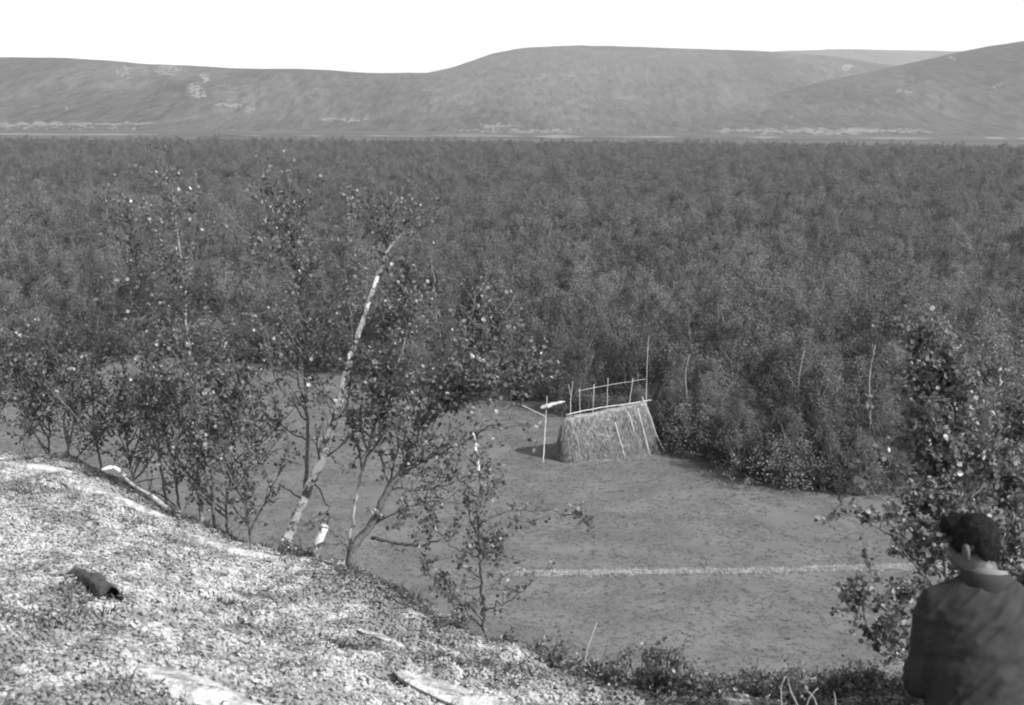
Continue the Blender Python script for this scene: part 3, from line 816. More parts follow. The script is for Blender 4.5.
shrub(745, 692, 5.4, 40, 44, 3, 2.0, 54, 'thin upright sprig rising in front of the meadow')
shrub(545, 672, 5.9, 80, 22, 14, 1.6, 55, 'bare twiggy shrub beside the foot of the slim birch')
shrub(860, 700, 5.3, 110, 22, 26, 2.6, 56, 'dark low shrub in shade just left of the man')
shrub(790, 700, 5.2, 70, 18, 16, 2.6, 57, 'dark low shrub behind the pale twigs')
shrub(300, 566, 7.6, 60, 20, 12, 1.6, 58, 'low twiggy shrub round the foot of the cut stump')
shrub(445, 642, 6.4, 80, 26, 16, 1.6, 59, 'low twiggy shrub left of the foot of the slim birch')

# ------------------------------------------------------------------ hay rack in the meadow
L0 = ground(568, 466); R0 = ground(661, 454)
axis = (R0 - L0); axis[2] = 0; LEN = float(np.linalg.norm(axis)); ang = math.atan2(axis[1], axis[0])
root = empty('hay_rack', (L0[0], L0[1], float(meadow_z(L0[0], L0[1]))), ang, 'long rack of drying hay with pole rails on top, standing in the meadow', 'hay rack')
BW, TW, HH = 1.5, .35, 2.05     # depth at base / top, height (local: x along rack, y away from camera)
def hay_y(z): return (BW - TW) / 2 * (z / HH) ** 1.15
mb = MB(); nx, nz_ = 130, 60
def face(side):
    u = np.linspace(0, 1, nx); zz = np.linspace(0, 1, nz_)
    U, Z = np.meshgrid(u, zz, indexing='ij')
    top = HH + .06 - .34 * (1 - U) - .22 * np.clip(1 - U / .07, 0, 1) ** 2 - .16 * np.clip(1 - (1 - U) / .05, 0, 1) ** 2 + .16 * (fbm(U * 14, U * 0, oct=4, seed=2) - .5)
    Zm = Z * top
    inset = .10 * Z
    X = .02 + inset * (1 - 2 * U) * 1.0 + U * LEN - Z * .30 * (U > 0) * U
    yy = hay_y(Zm)
    rc_ = .34 * (np.clip(1 - U / .09, 0, 1) ** 2 + np.clip(1 - (1 - U) / .07, 0, 1) ** 2)
    sag = .07 * np.sin(np.pi * Z) 
    bul = - rc_ + sag + .16 * (fbm(U * 22, Z * 5 + side, oct=4, seed=60 + side) - .5) + .06 * (fbm(U * 60, Z * 12, oct=2, seed=61) - .5)
    Yv = (yy - bul) if side == 0 else (BW - yy + bul)
    return X, Yv, Zm
Xf, Yf, Zf = face(0); Xb, Yb, Zb = face(1)
mb.grid(Xf, Yf, Zf); mb.grid(Xb[::-1], Yb[::-1], Zb[::-1])
for e_, flip in ((0, 1), (-1, 0)):                                 # ends
    k = np.linspace(0, 1, 16)
    X = Xf[e_][None] * (1 - k[:, None]) + Xb[e_][None] * k[:, None] + .07 * (fbm(k[:, None] * 7 + Zf[e_][None] * 0, Zf[e_][None] * 4, oct=3, seed=71) - .5)
    Yv = Yf[e_][None] * (1 - k[:, None]) + Yb[e_][None] * k[:, None]; Z = Zf[e_][None] * (1 - k[:, None]) + Zb[e_][None] * k[:, None]
    mb.grid(X, Yv, Z)
k = np.linspace(0, 1, 8)                                           # top
X = Xf[:, -1][None] * (1 - k[:, None]) + Xb[:, -1][None] * k[:, None]; Yv = Yf[:, -1][None] * (1 - k[:, None]) + Yb[:, -1][None] * k[:, None]
mb.grid(X, Yv, Zf[:, -1][None] + .05 * np.sin(np.pi * k[:, None]) + .0 * X)
# hanging hay strands
n = 30000; i = rng.integers(0, nx, n); j = rng.integers(2, nz_, n); side = rng.random(n) < .6
C = np.where(side[:, None], np.stack([Xf[i, j], Yf[i, j] - .012, Zf[i, j]], -1), np.stack([Xb[i, j], Yb[i, j] + .012, Zb[i, j]], -1))
D = np.stack([rng.normal(.07, .05, n), np.where(side, -1, 1) * (rng.random(n) * .09 + .02), -rng.uniform(.12, .4, n)], -1)
D[:, 2] = np.maximum(D[:, 2], -C[:, 2])
mb.blades(C, D, .010, seed=5)
n = 1500; k = rng.random(n); j = rng.integers(2, nz_, n); e_ = np.where(rng.random(n) < .6, 0, nx - 1)
C = np.stack([Xf[e_, j] + np.where(e_ == 0, -.015, .015), Yf[e_, j] * (1 - k) + Yb[e_, j] * k, Zf[e_, j]], -1)
D = np.stack([np.where(e_ == 0, -1, 1) * rng.random(n) * .1, rng.normal(0, .08, n), -rng.uniform(.1, .35, n)], -1)
D[:, 2] = np.maximum(D[:, 2], -C[:, 2])
mb.blades(C, D, .014, seed=6)
n = 1600; a_ = rng.random(n)                                       # stalks fallen round the foot
C = np.stack([a_ * LEN, -np.abs(rng.normal(0, .22, n)) + .02, np.full(n, .02)], -1); D = rng.normal(size=(n, 3)) * [.14, .1, .015]
mb.blades(C, D, .012, seed=9)
mb.build('hay', MATS['hay'], root)
LM = Matrix.Rotation(-ang, 4, 'Z')
Oh = np.array([L0[0], L0[1], float(meadow_z(L0[0], L0[1]))])
def hl(px, py, yl):
    """local rack point that lies in the plane y=yl of the rack and is seen at px,py"""
    v = fw + (px - W / 2) / F * rt + (H / 2 - py) / F * up
    nrm = np.array([-math.sin(ang), math.cos(ang), 0]); p0 = Oh + nrm * yl
    s_ = (p0 - CAM).dot(nrm) / v.dot(nrm); q = CAM + v * s_ - Oh
    return np.array([q[0] * math.cos(ang) + q[1] * math.sin(ang), q.dot(nrm), q[2]])
def rpole(name, pts, r0, r1, n=14, par=None, m_='pole'):
    p_ = smooth_path(pts, n); p_[1:-1] += rng.normal(size=p_[1:-1].shape) * .006
    m = MB(); m.tube(p_, np.linspace(r0, r1, n) * .62, 8, wob=.3); return m.build(name, MATS[m_], par or root)
rpole('ridge_rail', [hl(566, 415, .5), hl(590, 409, .5), hl(620, 405, .5), hl(651, 400, .5)], .035, .028)
rpole('top_rail', [hl(577, 391, .75), hl(605, 385.5, .75), hl(646, 379, .75)], .015, .012)
for a_, b_ in (((580, 414), (579.5, 388)), ((593, 410), (594, 384)), ((607, 408), (608, 378)), ((629, 405), (633, 378))):
    q0, q1 = hl(*a_, .75), hl(*b_, .75); qb = q0 + (q0 - q1) / (q1[2] - q0[2]) * q0[2]
    rpole('post', [qb, q0, q1], .030, .018)
rpole('tall_post', [hl(650, 452, .75), hl(646, 400, .75), hl(647, 365, .75), hl(649, 335, .8)], .035, .012, 18)
for pp in ([(615, 422), (620, 440), (625, 457)], [(638, 408), (646, 440), (650, 456)], [(628, 412), (631, 420), (634, 432)], [(642, 397), (652, 420), (657, 437), (665, 452)]):
    q = [hl(u, v, hay_y(max(.02, (466 - v) / 52 * 2.05)) - .36) for u, v in pp]
    q[-1][2] = max(q[-1][2], -.02)
    rpole('prop_pole', q, .034, .028)

# unloaded rack post with its pale board, left of the hay
g0 = ground(543, 464); z0 = float(meadow_z(g0[0], g0[1]))
dd = (g0 - CAM).dot(fw)
O2 = np.array([g0[0], g0[1], z0])
root2 = empty('rack_post', O2, 0, 'upright pole with a pale board and a slanting bar, left of the hay', 'post')
rpole('post', [P(543, 464, dd) - O2, P(545, 430, dd) - O2, P(547, 396, dd) - O2], .04, .022, 14, root2)
m = MB()
bp = smooth_path([P(540, 408, dd - .1) - O2, P(548, 406, dd - .1) - O2, P(556, 403, dd - .1) - O2, P(565, 401.5, dd - .1) - O2], 14)
m.tube(bp, [.04, .07, .09, .08, .11, .08, .09, .06, .07, .05, .06, .05, .03, .02], 8, wob=.8); m.build('board', MATS['stone_pale'], root2)
rpole('slanting_bar', [P(522, 405, dd) - O2, P(546, 417, dd) - O2], .025, .02, 10, root2)
g1 = ground(570, 452); dd = (g1 - CAM).dot(fw); O3 = np.array([g1[0], g1[1], float(meadow_z(g1[0], g1[1]))])
root3 = empty('forked_stick', O3, 0, 'thin forked stick rising behind the left end of the hay', 'stick')
rpole('shaft', [O3 * 0, P(570, 420, dd) - O3, P(571, 396, dd) - O3], .035, .022, 10, root3)
rpole('fork', [P(571, 398, dd) - O3, P(573, 381, dd) - O3], .02, .012, 8, root3)
rpole('fork', [P(571, 396, dd) - O3, P(568, 384, dd) - O3], .018, .01, 8, root3)

# pale line of uncut dry grass across the meadow + meadow tufts
def meadow_tufts(name, m_, x, y, nb, length, wid, seed, label, up_=.8):
    g = np.random.default_rng(seed); n = len(x); z = meadow_z(x, y)
    C = np.repeat(np.stack([x, y, z], -1), nb, 0); C += g.normal(size=C.shape) * np.array([1, 1, 0]) * length * .5
    D = g.normal(size=(n * nb, 3)); D[:, 2] = np.abs(D[:, 2]) * (.5 if up_ > .3 else .12) + up_; D /= np.linalg.norm(D, axis=1)[:, None]
    D *= (length * np.repeat(g.uniform(.5, 1.4, n), nb))[:, None]
    b = MB(); b.blades(C, D, wid, seed=seed); return tag(b.build(name, MATS[m_], smooth=False), label, kind='stuff')
n = 4200; u = np.linspace(0, 1, n)
lp = [(380, 577.5), (440, 577), (520, 576.5), (620, 575.5), (700, 574), (800, 572), (900, 569.5), (1000, 567), (1100, 565)]
la = np.array([ground(*q)[:2] for q in lp]); lx = np.array([q[0] for q in lp])
pxr = rng.uniform(380, 1100, n)
dens = vnoise(pxr / 14, pxr * 0, seed=3)
k = (rng.random(n) < .35 + .8 * dens) & (pxr > 500); pxr = pxr[k]
xx = np.interp(pxr, lx, la[:, 0]); yy = np.interp(pxr, lx, la[:, 1]) + rng.normal(0, .10, len(pxr))
meadow_tufts('path', 'dry_grass', xx, yy, 9, .09, .014, 80, 'pale line of dry grass running across the meadow', .5)
mb = MB(); X = np.stack([la[2:, 0], la[2:, 0]]); Y = np.stack([la[2:, 1] - .14, la[2:, 1] + .14])
X = np.stack([np.linspace(la[2, 0], la[-1, 0], 90)] * 2); yl = np.interp(X[0], la[:, 0], la[:, 1])
Y = np.stack([yl - .06 - .16 * vnoise(X[0] * 2, X[0] * 0, seed=1), yl + .04 + .18 * vnoise(X[0] * 2, X[0] * 0, seed=2)])
mb.grid(X, Y, meadow_z(X, Y) + .015)
tag(mb.build('track', MATS['dry_grass']), 'narrow pale track across the meadow', kind='structure')
n = 95000; az = rng.uniform(-24, 24, n); r = np.sqrt(rng.uniform(24 ** 2, 78 ** 2, n)); k = r < edge_r(az) + .5
x, y = (r * np.sin(np.radians(az)))[k], (r * np.cos(np.radians(az)))[k]
k = fbm(x * .8, y * .8, oct=4, seed=91) > .30
meadow_tufts('grass', 'grass_tuft', x[k], y[k], 7, .075, .016, 81, 'cut grass stalks lying over the meadow', .06)

# ------------------------------------------------------------------ forest beyond the meadow
def crown_pts(g, n, h, w_, base, clumps, tall):
    """leaf positions: clumps round limb tips inside an uneven crown"""
    cs = []; lop = g.uniform(0, 6.283); la_ = g.uniform(.1, .45)
    for k in range(clumps):
        t_ = g.uniform(0, 1) ** .85; z = base + (h - base) * t_ * g.uniform(.9, 1.04)
        ww = w_ * (math.sin(math.pi * (.22 + .66 * t_)) ** .6) * (1.08 - .34 * t_ * tall)
        a = g.uniform(0, 6.283); ww *= 1 + la_ * math.cos(a - lop) + .25 * math.sin(3 * a + 5 * t_ + lop); rr = ww * math.sqrt(g.uniform(.1, 1))
        cs.append((math.cos(a) * rr, math.sin(a) * rr, z))
    cs = np.array(cs); s_ = g.uniform(.08, .20, clumps)
    i = g.integers(0, clumps, n)
    q = cs[i] + g.normal(size=(n, 3)) * s_[i][:, None] * np.array([.9, .9, 1.15])
    return cs, q

def forest_birch(seed, h, w_, base, n, leafsz, clumps, tall=.6, name='birch_tree', detail=True, tr=.042, stems=1):
    g = np.random.default_rng(seed)
    cs, q = crown_pts(g, n, h, w_, base, clumps, tall)
    tm = MB()
    for s_ in range(stems):
        lean = g.normal(size=2) * .10 * h * (1.6 if stems > 1 else 1)
        tp = np.array([[lean[0] * u ** 1.5 + .05 * math.sin(4 * u + seed), lean[1] * u ** 1.5 + .05 * math.cos(3 * u), h * .93 * u - .08] for u in np.linspace(0, 1, 9)])
        tm.tube(tp, np.linspace(tr, .012, 9), 6 if detail else 4, cap=False)
        if detail:
            for c in cs[:: max(1, len(cs) // 26)]:
                u = max(.2, min(.85, c[2] / h - .18)); p0 = np.array([np.interp(u, np.linspace(0, 1, 9), tp[:, k]) for k in range(3)])
                mid = (p0 + c) / 2 + np.array([0, 0, -.08])
                tm.tube([p0, mid, c], [.013, .008, .003], 4, cap=False)
    fm = MB(); fm.quads(q, leafsz, seed, .5)
    return tm, fm

variants = []
specs = [(101, 4.5, 1.30, .35, 7400, .085, 75, .7, 1), (102, 3.9, 1.50, .2, 7800, .085, 80, .5, 2), (103, 5.2, 1.25, .6, 7400, .085, 75, .8, 1), (104, 3.1, 1.35, .1, 6400, .08, 65, .4, 3),
         (105, 4.6, 1.0, .4, 5600, .085, 55, .9, 1), (106, 3.6, 1.25, .15, 6200, .08, 65, .6, 2)]
for (sd_, h, w_, ba, n_, ls, cl, ta, st) in specs:
    tm, fm = forest_birch(sd_, h, w_, ba, n_, ls, cl, ta, stems=st)
    ot = tm.build('trunk', MATS['far_bark'], link=False); of = fm.build('crown', MATS['forest_leaf'], link=False, smooth=False)
    variants.append((ot.data, of.data, h)); bpy.data.objects.remove(ot); bpy.data.objects.remove(of)
# low bush kinds for the meadow's edge
bushes = []
for sd_, h, w_, n_ in ((201, 1.5, 1.0, 1900), (202, 1.9, 1.1, 2200), (203, 1.2, 1.2, 1700)):
    tm, fm = forest_birch(sd_, h, w_, .05, int(n_ * 1.5), .075, 45, .3, stems=3, tr=.02)
    ot = tm.build('stems', MATS['dark_bark'], link=False); of = fm.build('foliage', MATS['forest_leaf'], link=False, smooth=False)
    bushes.append((ot.data, of.data, h)); bpy.data.objects.remove(ot); bpy.data.objects.remove(of)

def put(name, meshes, names, loc, rz, s, label, cat, group, sz=None):
    o = empty(name, loc, rz, label, cat, group); o.scale = (s, s, sz or s)
    for me, nm in zip(meshes, names):
        c = bpy.data.objects.new(nm, me); col.objects.link(c); c.parent = o
    return o

# all tree positions: jittered rows behind the meadow's edge
fg = np.random.default_rng(77)
pos = []
r = 40.0
while r < 800:
    sp = 2.3 if r < 160 else (2.6 if r < 320 else 3.4 + (r - 320) * .004)
    half = 29 if r < 120 else 26
    da = math.degrees(sp / r)
    for a in np.arange(-half, half, da):
        aj = a + fg.uniform(-.5, .5) * da; rj = r + fg.uniform(-.7, .7) * sp
        lim = edge_r(aj)
        if rj > lim + 1.0: pos.append((aj, rj))
    r += sp * .95
pos = np.array(pos)
pos = pos[fg.random(len(pos)) > .12]
# clearings / gaps
gx, gy = pos[:, 1] * np.sin(np.radians(pos[:, 0])), pos[:, 1] * np.cos(np.radians(pos[:, 0]))
gap = fbm(gx / 9, gy / 14, oct=2, seed=88)
keep = (gap > .30) | (pos[:, 1] - edge_r(pos[:, 0]) < 5)
pos, gx, gy, gap = pos[keep], gx[keep], gy[keep], gap[keep]
hfac = .60 + .62 * fbm(gx / 14 + 4, gy / 14, oct=3, seed=90) + fg.uniform(-.22, .26, len(pos))
inview = np.abs(pos[:, 0]) < 22.3
dist = pos[:, 1] - hfac * 0
order = np.argsort(np.where(inview, pos[:, 1] / hfac, 1e9))
single = np.zeros(len(pos), bool); single[order[:285]] = True
def region(px):
    for lim, w_ in ((60, 'above the far left sapling'), (140, 'above the leftmost saplings'), (230, 'behind the slender grey birch'), (310, 'left of the leaning trunk'), (370, 'behind the leaning trunk'), (440, 'right of the leaning trunk'), (500, 'behind the crooked birch'),
                    (560, 'left of the hay rack'), (610, 'behind the hay rack'), (665, 'behind the tall rack post'), (720, 'right of the hay rack'), (770, 'well right of the rack'), (830, 'left of the bushy birch'), (900, 'behind the bushy birch'), (970, "above the man's head"), (2000, 'by the right edge')):
        if px < lim: return w_
labels = {}
for k in np.where(single)[0]:
    vi = int(fg.integers(0, len(variants))); tr_, cr_, h = variants[vi]
    s = float(hfac[k]) ; px = 512 + F * math.tan(R(pos[k, 0]))
    er_ = pos[k, 1] - edge_r(pos[k, 0])
    row = ('front row', 'second row', 'third row', 'fourth row', 'fifth row')[min(4, int(er_ / 3.2))] if er_ < 16 else ('sixth row' if er_ < 19 else ('seventh row' if er_ < 22 else ('eighth row' if er_ < 25 else ('ninth row' if er_ < 28 else 'tenth row'))))
    look = ('tall airy', 'bushy two-stemmed', 'slim high-crowned', 'low three-stemmed', 'narrow', 'short two-stemmed')[vi]
    lab = f"{look} birch, {row}{' the' if row == 'deep in' else ' of'} forest, {region(px)}"
    if er_ < 3: s *= .8
    put('birch_tree', (tr_, cr_), ('trunk', 'crown'), (gx[k], gy[k], -.05), float(fg.uniform(0, 6.28)), s, lab, 'birch tree', 'nearest birches of the forest')
# bushes at the edge
n = 0
for a in np.concatenate([np.arange(-23, 6, .45), np.arange(6, 24, .27)]):
    if a > 18.5: break
    aj = a + fg.uniform(-.2, .2); rj = edge_r(aj) + fg.uniform(-.1, 1.6)
    k3 = int(fg.integers(0, 3)); bm_ = bushes[k3]; px = 512 + F * math.tan(R(aj))
    s = fg.uniform(.5, 1.45) * (.65 if 535 < px < 665 else 1)
    if 500 < px < 570 and fg.random() < .6: continue
    if aj > 5.5 and fg.random() < .45:
        tv = variants[int(fg.integers(0, 6))]; rj += fg.uniform(.2, 1.6)
        put('birch_tree', tv[:2], ('trunk', 'crown'), (rj * math.sin(R(aj)), rj * math.cos(R(aj)), .0), float(fg.uniform(0, 6.28)), float(fg.uniform(.4, .72)), 'young birch at the forest edge, ' + region(px), 'birch tree', 'young birches along the edge of the meadow')
        continue
    put('willow_bush', bm_[:2], ('stems', 'foliage'), (rj * math.sin(R(aj)), rj * math.cos(R(aj)), .0), float(fg.uniform(0, 6.28)), s, ('knee-high', 'tallish', 'broad')[k3] + ' bush at the meadow edge, ' + ('standing forward, ' if rj - edge_r(aj) < .6 else 'set back, ') + region(px), 'bush', 'bushes along the edge of the meadow')

for px, top, off, lab in ((742, 262, 26, 'thin pale bare stem rising out of the forest, farthest of the pale stems'),
                          (806, 348, 4, 'thin pale bare stem among the crowns left of the bushy birch'),
                          (878, 342, 5, 'white bare stem just left of the top of the bushy birch'),
                          (690, 352, 4, 'pale bare stem right of the tall rack post')):
    a0 = math.degrees(math.atan((px - 512) / F)); rr_ = edge_r(a0) + off
    bx, by = rr_ * math.sin(R(a0)), rr_ * math.cos(R(a0)); tp = P(px + 3, top, by * math.cos(PITCH) + 2.0)
    hh_ = max(3.2, tp[2]); o = empty('dead_birch', (bx, by, -.05), 0, lab, 'dead birch', 'pale bare stems in the forest')
    pth = smooth_path([(0, 0, 0), (.1, -.05, hh_ * .4), (-.08, .05, hh_ * .75), (.12, 0, hh_)], 14)
    m = MB(); m.tube(pth, np.linspace(.05, .015, 14), 6, wob=.2); m.build('trunk', MATS['stick'], o)
    m = MB()
    for q in range(7):
        i = int(fg.integers(6, 13)); v = np.array([fg.uniform(-1, 1), fg.uniform(-1, 1), .8]) * .5; m.tube([pth[i], pth[i] + v * .6, pth[i] + v * 1.1], [.012, .008, .004], 4)
    m.build('branch', MATS['far_bark'], o)

# forest mass
src = bpy.data.collections.new('forest_sources')
lows = []
for (sd_, h, w_, ba, n_, ls, cl, ta, st) in specs + specs[:4]:
    tm, fm = forest_birch(sd_ + 50 + len(lows) * 11, h, w_, ba, 3000, .11, 50, ta, detail=False, stems=1)
    m = fm; b = m.build('forest_tree_leaves', MATS['forest_leaf'], link=False, smooth=False)
    t_ = tm.build('forest_tree_trunk', MATS['far_bark'], link=False)
    me = b.data; me.materials.append(MATS['far_bark'])
    import bmesh
    bmx = bmesh.new(); bmx.from_mesh(me); nf = len(bmx.faces); bmx.from_mesh(t_.data); bmx.faces.ensure_lookup_table()
    for f_ in bmx.faces[nf:]: f_.material_index = 1
    bmx.to_mesh(me); bmx.free(); bpy.data.objects.remove(t_)
    src.objects.link(b); lows.append(b)
rest = ~single
rp = np.stack([gx[rest], gy[rest], np.full(rest.sum(), -.05)], -1)
me = bpy.data.meshes.new('forest'); me.vertices.add(len(rp)); me.vertices.foreach_set('co', rp.astype(np.float32).ravel())
at = me.attributes.new('tscale', 'FLOAT', 'POINT'); far = np.clip((pos[rest, 1] - 300) / 500, 0, 1)
at.data.foreach_set('value', (hfac[rest] * (1 + .25 * far)).astype(np.float32))
fo = bpy.data.objects.new('forest', me); col.objects.link(fo); tag(fo, 'birch forest covering the plain to the foot of the fells', kind='stuff')
ng = bpy.data.node_groups.new('forest', 'GeometryNodeTree')
ng.interface.new_socket('Geometry', in_out='INPUT', socket_type='NodeSocketGeometry'); ng.interface.new_socket('Geometry', in_out='OUTPUT', socket_type='NodeSocketGeometry')
N = ng.nodes.new; K = ng.links.new
gi, go, iop, ci, na, rv, cx = N('NodeGroupInput'), N('NodeGroupOutput'), N('GeometryNodeInstanceOnPoints'), N('GeometryNodeCollectionInfo'), N('GeometryNodeInputNamedAttribute'), N('FunctionNodeRandomValue'), N('ShaderNodeCombineXYZ')
ci.inputs[0].default_value = src; ci.inputs[1].default_value = True; ci.inputs[2].default_value = True
na.data_type = 'FLOAT'; na.inputs[0].default_value = 'tscale'
rv.data_type = 'FLOAT'; rv.inputs[3].default_value = 6.283
iop.inputs['Pick Instance'].default_value = True
K(gi.outputs[0], iop.inputs['Points']); K(ci.outputs[0], iop.inputs['Instance']); K(rv.outputs[1], cx.inputs[2]); K(cx.outputs[0], iop.inputs['Rotation']); K(na.outputs[0], iop.inputs['Scale']); K(iop.outputs[0], go.inputs[0])
mo = fo.modifiers.new('forest', 'NODES'); mo.node_group = ng
print('forest instances', len(rp), 'singles', int(single.sum()))

# ------------------------------------------------------------------ the man sitting on the edge, back to us
S = P(974, 540, 4.3)
seat = np.array([S[0] + .075, S[1] + .02, 0.0]); 
TOPZ = P(972, 508, 4.3)[2]
gz = float(hill_z(seat[0], seat[1]))
seat[2] = gz
print('man: ground', gz, 'head top above ground', TOPZ - gz)
HT = TOPZ - gz
k_ = HT / .90
man = empty('person', seat, R(-17), 'man in a dark jacket sitting on the edge of the knoll with his back turned', 'person')
def rz(a):
    c, s_ = math.cos(a), math.sin(a); return np.array([[c, -s_, 0], [s_, c, 0], [0, 0, 1.]])
def rx(a):
    c, s_ = math.cos(a), math.sin(a); return np.array([[1, 0, 0], [0, c, -s_], [0, s_, c]])
NK = np.array([-.005, .085, .615]); HC = np.array([-.062, .125, .748])
HR = rz(R(64)) @ rx(R(-14))
def hp(x, y, z): return HC + HR @ np.array([x, y, z])
def loft(m, secs, n=28):
    """elliptical sections (cx,cy,cz,rx,ry)"""
    secs = np.array(secs, float); a = np.arange(n) * 2 * math.pi / n
    v = np.stack([np.stack([s_[0] + s_[3] * np.cos(a), s_[1] + s_[4] * np.sin(a), np.full(n, s_[2])], -1) for s_ in secs]).reshape(-1, 3)
    mm = len(secs); i = np.arange(mm - 1)[:, None] * n; j = np.arange(n)[None]; j2 = (j + 1) % n
    q = np.stack([i + j, i + j2, i + n + j2, i + n + j], -1).reshape(-1, 4)
    v = np.vstack([v, secs[0][:3], secs[-1][:3]]); c0 = mm * n
    t = [(c0, (k + 1) % n, k) for k in range(n)] + [(c0 + 1, (mm - 1) * n + k, (mm - 1) * n + (k + 1) % n) for k in range(n)]
    m.add(v, q, t)
SHL, SHR = np.array([-.168, .068, .51]), np.array([.168, .068, .51])
ELL, ELR = np.array([-.218, .055, .20]), np.array([.262, .07, .27])
WRL, WRR = np.array([-.15, .30, .21]), np.array([.12, .32, .24])
KNL, KNR = np.array([-.11, .50, .17]), np.array([.13, .50, .20])
def gl(x, y):
    wq = rz(R(-17)) @ np.array([x, y, 0]) + seat
    return float(hill_z(wq[0], wq[1], False)) - gz
ANL = np.array([-.10, .84, 0.]); ANL[2] = gl(-.10, .84) + .09
ANR = np.array([.14, .86, 0.]); ANR[2] = gl(.14, .86) + .09
def tor(m, g_=0.0):
    loft(m, [(0, 0, .01, .16 + g_, .12 + g_), (0, 0, .08, .175 + g_, .13 + g_), (0, 0, .2, .155 + g_, .115 + g_), (0, .02, .32, .165 + g_, .115 + g_), (0, .05, .44, .182 + g_, .115 + g_),
             (0, .065, .52, .19 + g_, .10 + g_), (0, .075, .56, .155 + g_, .088 + g_), (0, .08, .59, .09 + g_, .07 + g_), (0, .085, .61, .06 + g_, .06 + g_)])
def arms(m, a, b, c, g_=0.0):
    m.tube(smooth_path([NK + [np.sign(a[0]) * .05, 0, -.05], a, a * .5 + b * .5, b], 14), np.interp(np.linspace(0, 1, 14), [0, .35, .6, 1], [.055, .060, .052, .043]) + g_, 16)
    m.tube(smooth_path([b - (a - b) * .03, b * .5 + c * .5, c], 10), np.linspace(.041, .029, 10) + g_, 16); m.ell(b, np.full(3, .041 + g_))
    m.ell(a, np.full(3, .058 + g_))
def legs(m, hx, kn, an, g_=0.0):
    hp_ = np.array([hx, .04, .10])
    m.tube(smooth_path([hp_, (hp_ + kn) / 2, kn], 12), np.linspace(.085, .058, 12) + g_, 16); m.ell(kn, np.full(3, .058 + g_)); m.ell(hp_, np.full(3, .085 + g_))
    m.tube(smooth_path([kn, kn * .6 + an * .4 + [0, -.012, 0], an], 12), np.interp(np.linspace(0, 1, 12), [0, .35, 1], [.055, .056, .037]) + g_, 16)
def hand(m, wr, el, sgn):
    d = wr - el; d /= np.linalg.norm(d); dn = np.array([0, 0, -1.]); sd_ = np.cross(d, dn); sd_ /= np.linalg.norm(sd_); nn = np.cross(sd_, d)
    Rm = np.stack([sd_, d, nn], 1)
    m.ell(wr + d * .055, (.042, .055, .018), Rm)
    for f_i, (off, ln) in enumerate(((-.030, .068), (-.010, .078), (.010, .073), (.029, .058))):
        p0 = wr + d * .085 + sd_ * off; m.tube([wr + d * .05 + sd_ * off * .8, p0, p0 + d * ln * .45 - nn * .006 * 1, p0 + d * ln * .8 + dn * .022, p0 + d * ln * .95 + dn * .05], [.010, .0098, .009, .008, .0065], 10)
    p0 = wr + d * .03 - sgn * sd_ * .03
    m.tube([p0, p0 - sgn * sd_ * .022 + d * .025, p0 - sgn * sd_ * .03 + d * .055 + dn * .012], [.013, .011, .008], 10)
b = MB(); tor(b); arms(b, SHL, ELL, WRL); arms(b, SHR, ELR, WRR); legs(b, -.09, KNL, ANL); legs(b, .09, KNR, ANR)
hand(b, WRL, ELL, -1); hand(b, WRR, ELR, 1)
for an, sx in ((ANL, -1), (ANR, 1)): b.ell(an + [0, .06, -.05], (.04, .11, .035))
b.tube([NK + [0, -.01, -.04], (NK + HC) / 2 + [0, -.005, -.0], hp(0, -.02, -.04)], [.062, .058, .06], 18)
b.ell(HC + HR @ np.array([0, -.008, .020]), (.072, .089, .079), HR, 28, 18)     # skull
b.ell(hp(0, .035, -.045), (.055, .06, .068), HR, 24, 16)                          # face and jaw
b.ell(hp(0, .072, -.088), (.026, .022, .02), HR)                                # chin
b.tube([hp(0, .092, -.002), hp(0, .108, -.028), hp(0, .100, -.042)], [.009, .013, .012], 10)   # nose
for sx in (-1, 1):
    b.ell(hp(sx * .078, -.008, -.018), (.009, .019, .032), HR @ rz(R(sx * 18)))  # ears
    b.ell(hp(sx * .040, .070, -.038), (.02, .018, .022), HR)                    # cheeks
    b.ell(hp(sx * .030, .086, .012), (.022, .01, .008), HR)                     # brows
b.ell(hp(0, .088, -.062), (.022, .011, .006), HR); b.ell(hp(0, .087, -.071), (.019, .010, .006), HR)   # lips
def kgrow(me): return me
mesh_obj('body', remesh(b, .0065, 3), MATS['skin'], man)
e = MB()
for sx in (-1, 1): e.ell(hp(sx * .030, .080, -.002), (.0125, .0125, .0125), HR)
e.build('eyes', MATS['stone_pale'], man)
# jacket
jk = MB(); tor(jk, .018); arms(jk, SHL, ELL, WRL * .97 + ELL * .03, .017); arms(jk, SHR, ELR, WRR * .97 + ELR * .03, .017)
loft(jk, [(0, .0, -.01, .19, .15), (0, 0, .1, .197, .15), (0, 0, .2, .18, .14)])
def folds(co):
    x, y, z = co.T
    u = x * .75 + z * .65
    f1 = np.abs(fbm(u * 6 + 2, (x * .65 - z * .75) * 20, y * 3, oct=3, seed=301) - .5)
    f2 = fbm(x * 12, y * 12, z * 22, oct=2, seed=302) - .5
    return .050 * (.16 - f1).clip(-.1, .16) + .012 * f2 + .004 * np.exp(-((z - .50 - .1 * x) / .012) ** 2) * (y < .05)
mesh_obj('jacket', remesh(jk, .0085, 14, folds), MATS['jacket'], man)
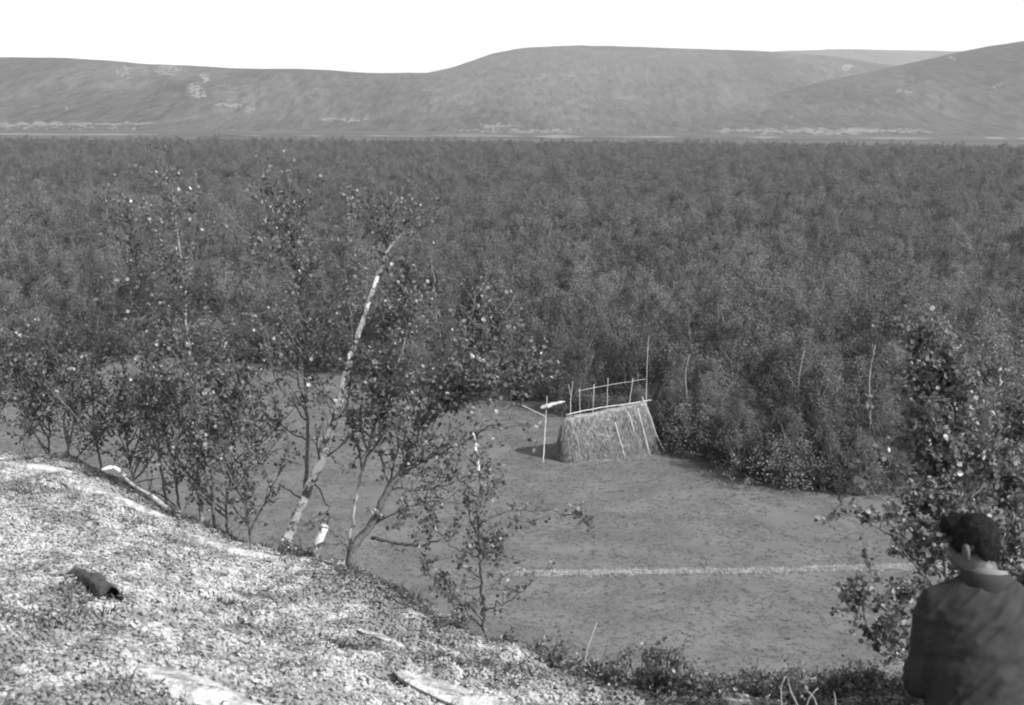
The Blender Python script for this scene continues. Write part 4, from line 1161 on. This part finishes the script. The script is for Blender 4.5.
# turned collar and the shirt edge above it
cl = MB()
def ring(m, c, r0, r1, h, th, tilt=R(-18), n=40, v=6):
    a = np.arange(n) * 2 * math.pi / n; prof = []
    for k in range(v * 2):
        t_ = k / (v * 2) * 2 * math.pi
        prof.append((r0 + (r1 - r0) * (.5 - .5 * math.cos(t_ / 2)) + th * math.cos(t_), h * (.5 + .5 * math.sin(t_))))
    V = np.stack([np.stack([pr[0] * np.cos(a), pr[0] * np.sin(a) * .92, np.full(n, pr[1])], -1) for pr in prof])
    V = V.reshape(-1, 3) @ rx(tilt).T + c
    mm = len(prof); i = np.arange(mm)[:, None]; i2 = (i + 1) % mm; j = np.arange(n)[None]; j2 = (j + 1) % n
    q = np.stack([i * n + j, i * n + j2, i2 * n + j2, i2 * n + j], -1).reshape(-1, 4); m.add(V, q)
ring(cl, NK + [0, -.004, -.04], .086, .078, .072, .009)
cl.build('jacket_collar', MATS['jacket'], man)
cl = MB(); ring(cl, NK + [0, -.002, .012], .071, .069, .036, .004); cl.build('shirt_collar', MATS['collar'], man)
tr_ = MB(); legs(tr_, -.09, KNL, ANL * .93 + KNL * .07, .014); legs(tr_, .09, KNR, ANR * .93 + KNR * .07, .014)
loft(tr_, [(0, .0, -.0, .165, .13), (0, 0, .08, .186, .14), (0, 0, .18, .165, .125)])
mesh_obj('trousers', remesh(tr_, .01, 4, lambda c: .01 * (fbm(c[:, 0] * 14, c[:, 1] * 14, c[:, 2] * 20, oct=2, seed=305) - .5)), MATS['trousers'], man)
for an in (ANL, ANR):
    bt = MB(); bt.ell(an + [0, .065, -.05], (.052, .135, .045)); bt.tube([an + [0, 0, -.06], an + [0, -.005, .07]], [.055, .052], 16)
    mesh_obj('boot', remesh(bt, .008, 3), MATS['boot'], man)
# hair: thick, swept forward on top
hr = MB()
hr.ell(HC + HR @ np.array([0, -.014, .036]), (.077, .092, .071), HR, 28, 18)
hr.ell(hp(0, .045, .072), (.064, .056, .036), HR)
hr.ell(hp(.01, .080, .066), (.044, .026, .02), HR)
for sx in (-1, 1): hr.ell(hp(sx * .066, .012, .012), (.013, .036, .036), HR)
hr.ell(hp(0, -.052, -.012), (.064, .046, .06), HR); hr.ell(hp(0, -.052, -.055), (.048, .03, .04), HR)
hm_ = remesh(hr, .006, 3, lambda c: .017 * (fbm(c[:, 0] * 38, c[:, 1] * 38, c[:, 2] * 30, oct=3, seed=310) - .45))
hco = np.empty(len(hm_.vertices) * 3, np.float32); hm_.vertices.foreach_get('co', hco); hco = hco.reshape(-1, 3).astype(float)
hnn = np.empty(len(hm_.vertices) * 3, np.float32); hm_.vertex_normals.foreach_get('vector', hnn); hnn = hnn.reshape(-1, 3).astype(float)
hobj = mesh_obj('hair', hm_, MATS['hair'], man)
n = 5000; k = rng.integers(0, len(hco), n)
st = MB(); dirn = hnn[k] * .5 + rng.normal(size=(n, 3)) * .35 + (HR @ np.array([0, .5, -.25])) * 1.0
dirn[:, 2] -= .25
dirn /= np.linalg.norm(dirn, axis=1)[:, None]
st.blades(hco[k] - hnn[k] * .002, dirn * rng.uniform(.012, .030, n)[:, None], .0012, seed=8)
st.build('hair_strands', MATS['hair'], hobj)
k_ *= .975; man.scale = (k_, k_, k_)

# look-alikes that still share a label: told apart by their order from left to right
byl = {}
for o in sc.objects:
    if o.get('category') and o.parent is None: byl.setdefault(o['label'], []).append(o)
for lab, os_ in byl.items():
    if len(os_) < 2: continue
    os_.sort(key=lambda o: o.location.x / o.location.y)
    words = {2: ['left one', 'right one'], 3: ['leftmost', 'middle one', 'rightmost']}.get(len(os_)) or (['leftmost'] + [f'{w_} from left' for w_ in ('second', 'third', 'fourth', 'fifth', 'sixth', 'seventh', 'eighth', 'ninth', 'tenth')])
    for o, w_ in zip(os_, words): o['label'] = lab + ', ' + w_
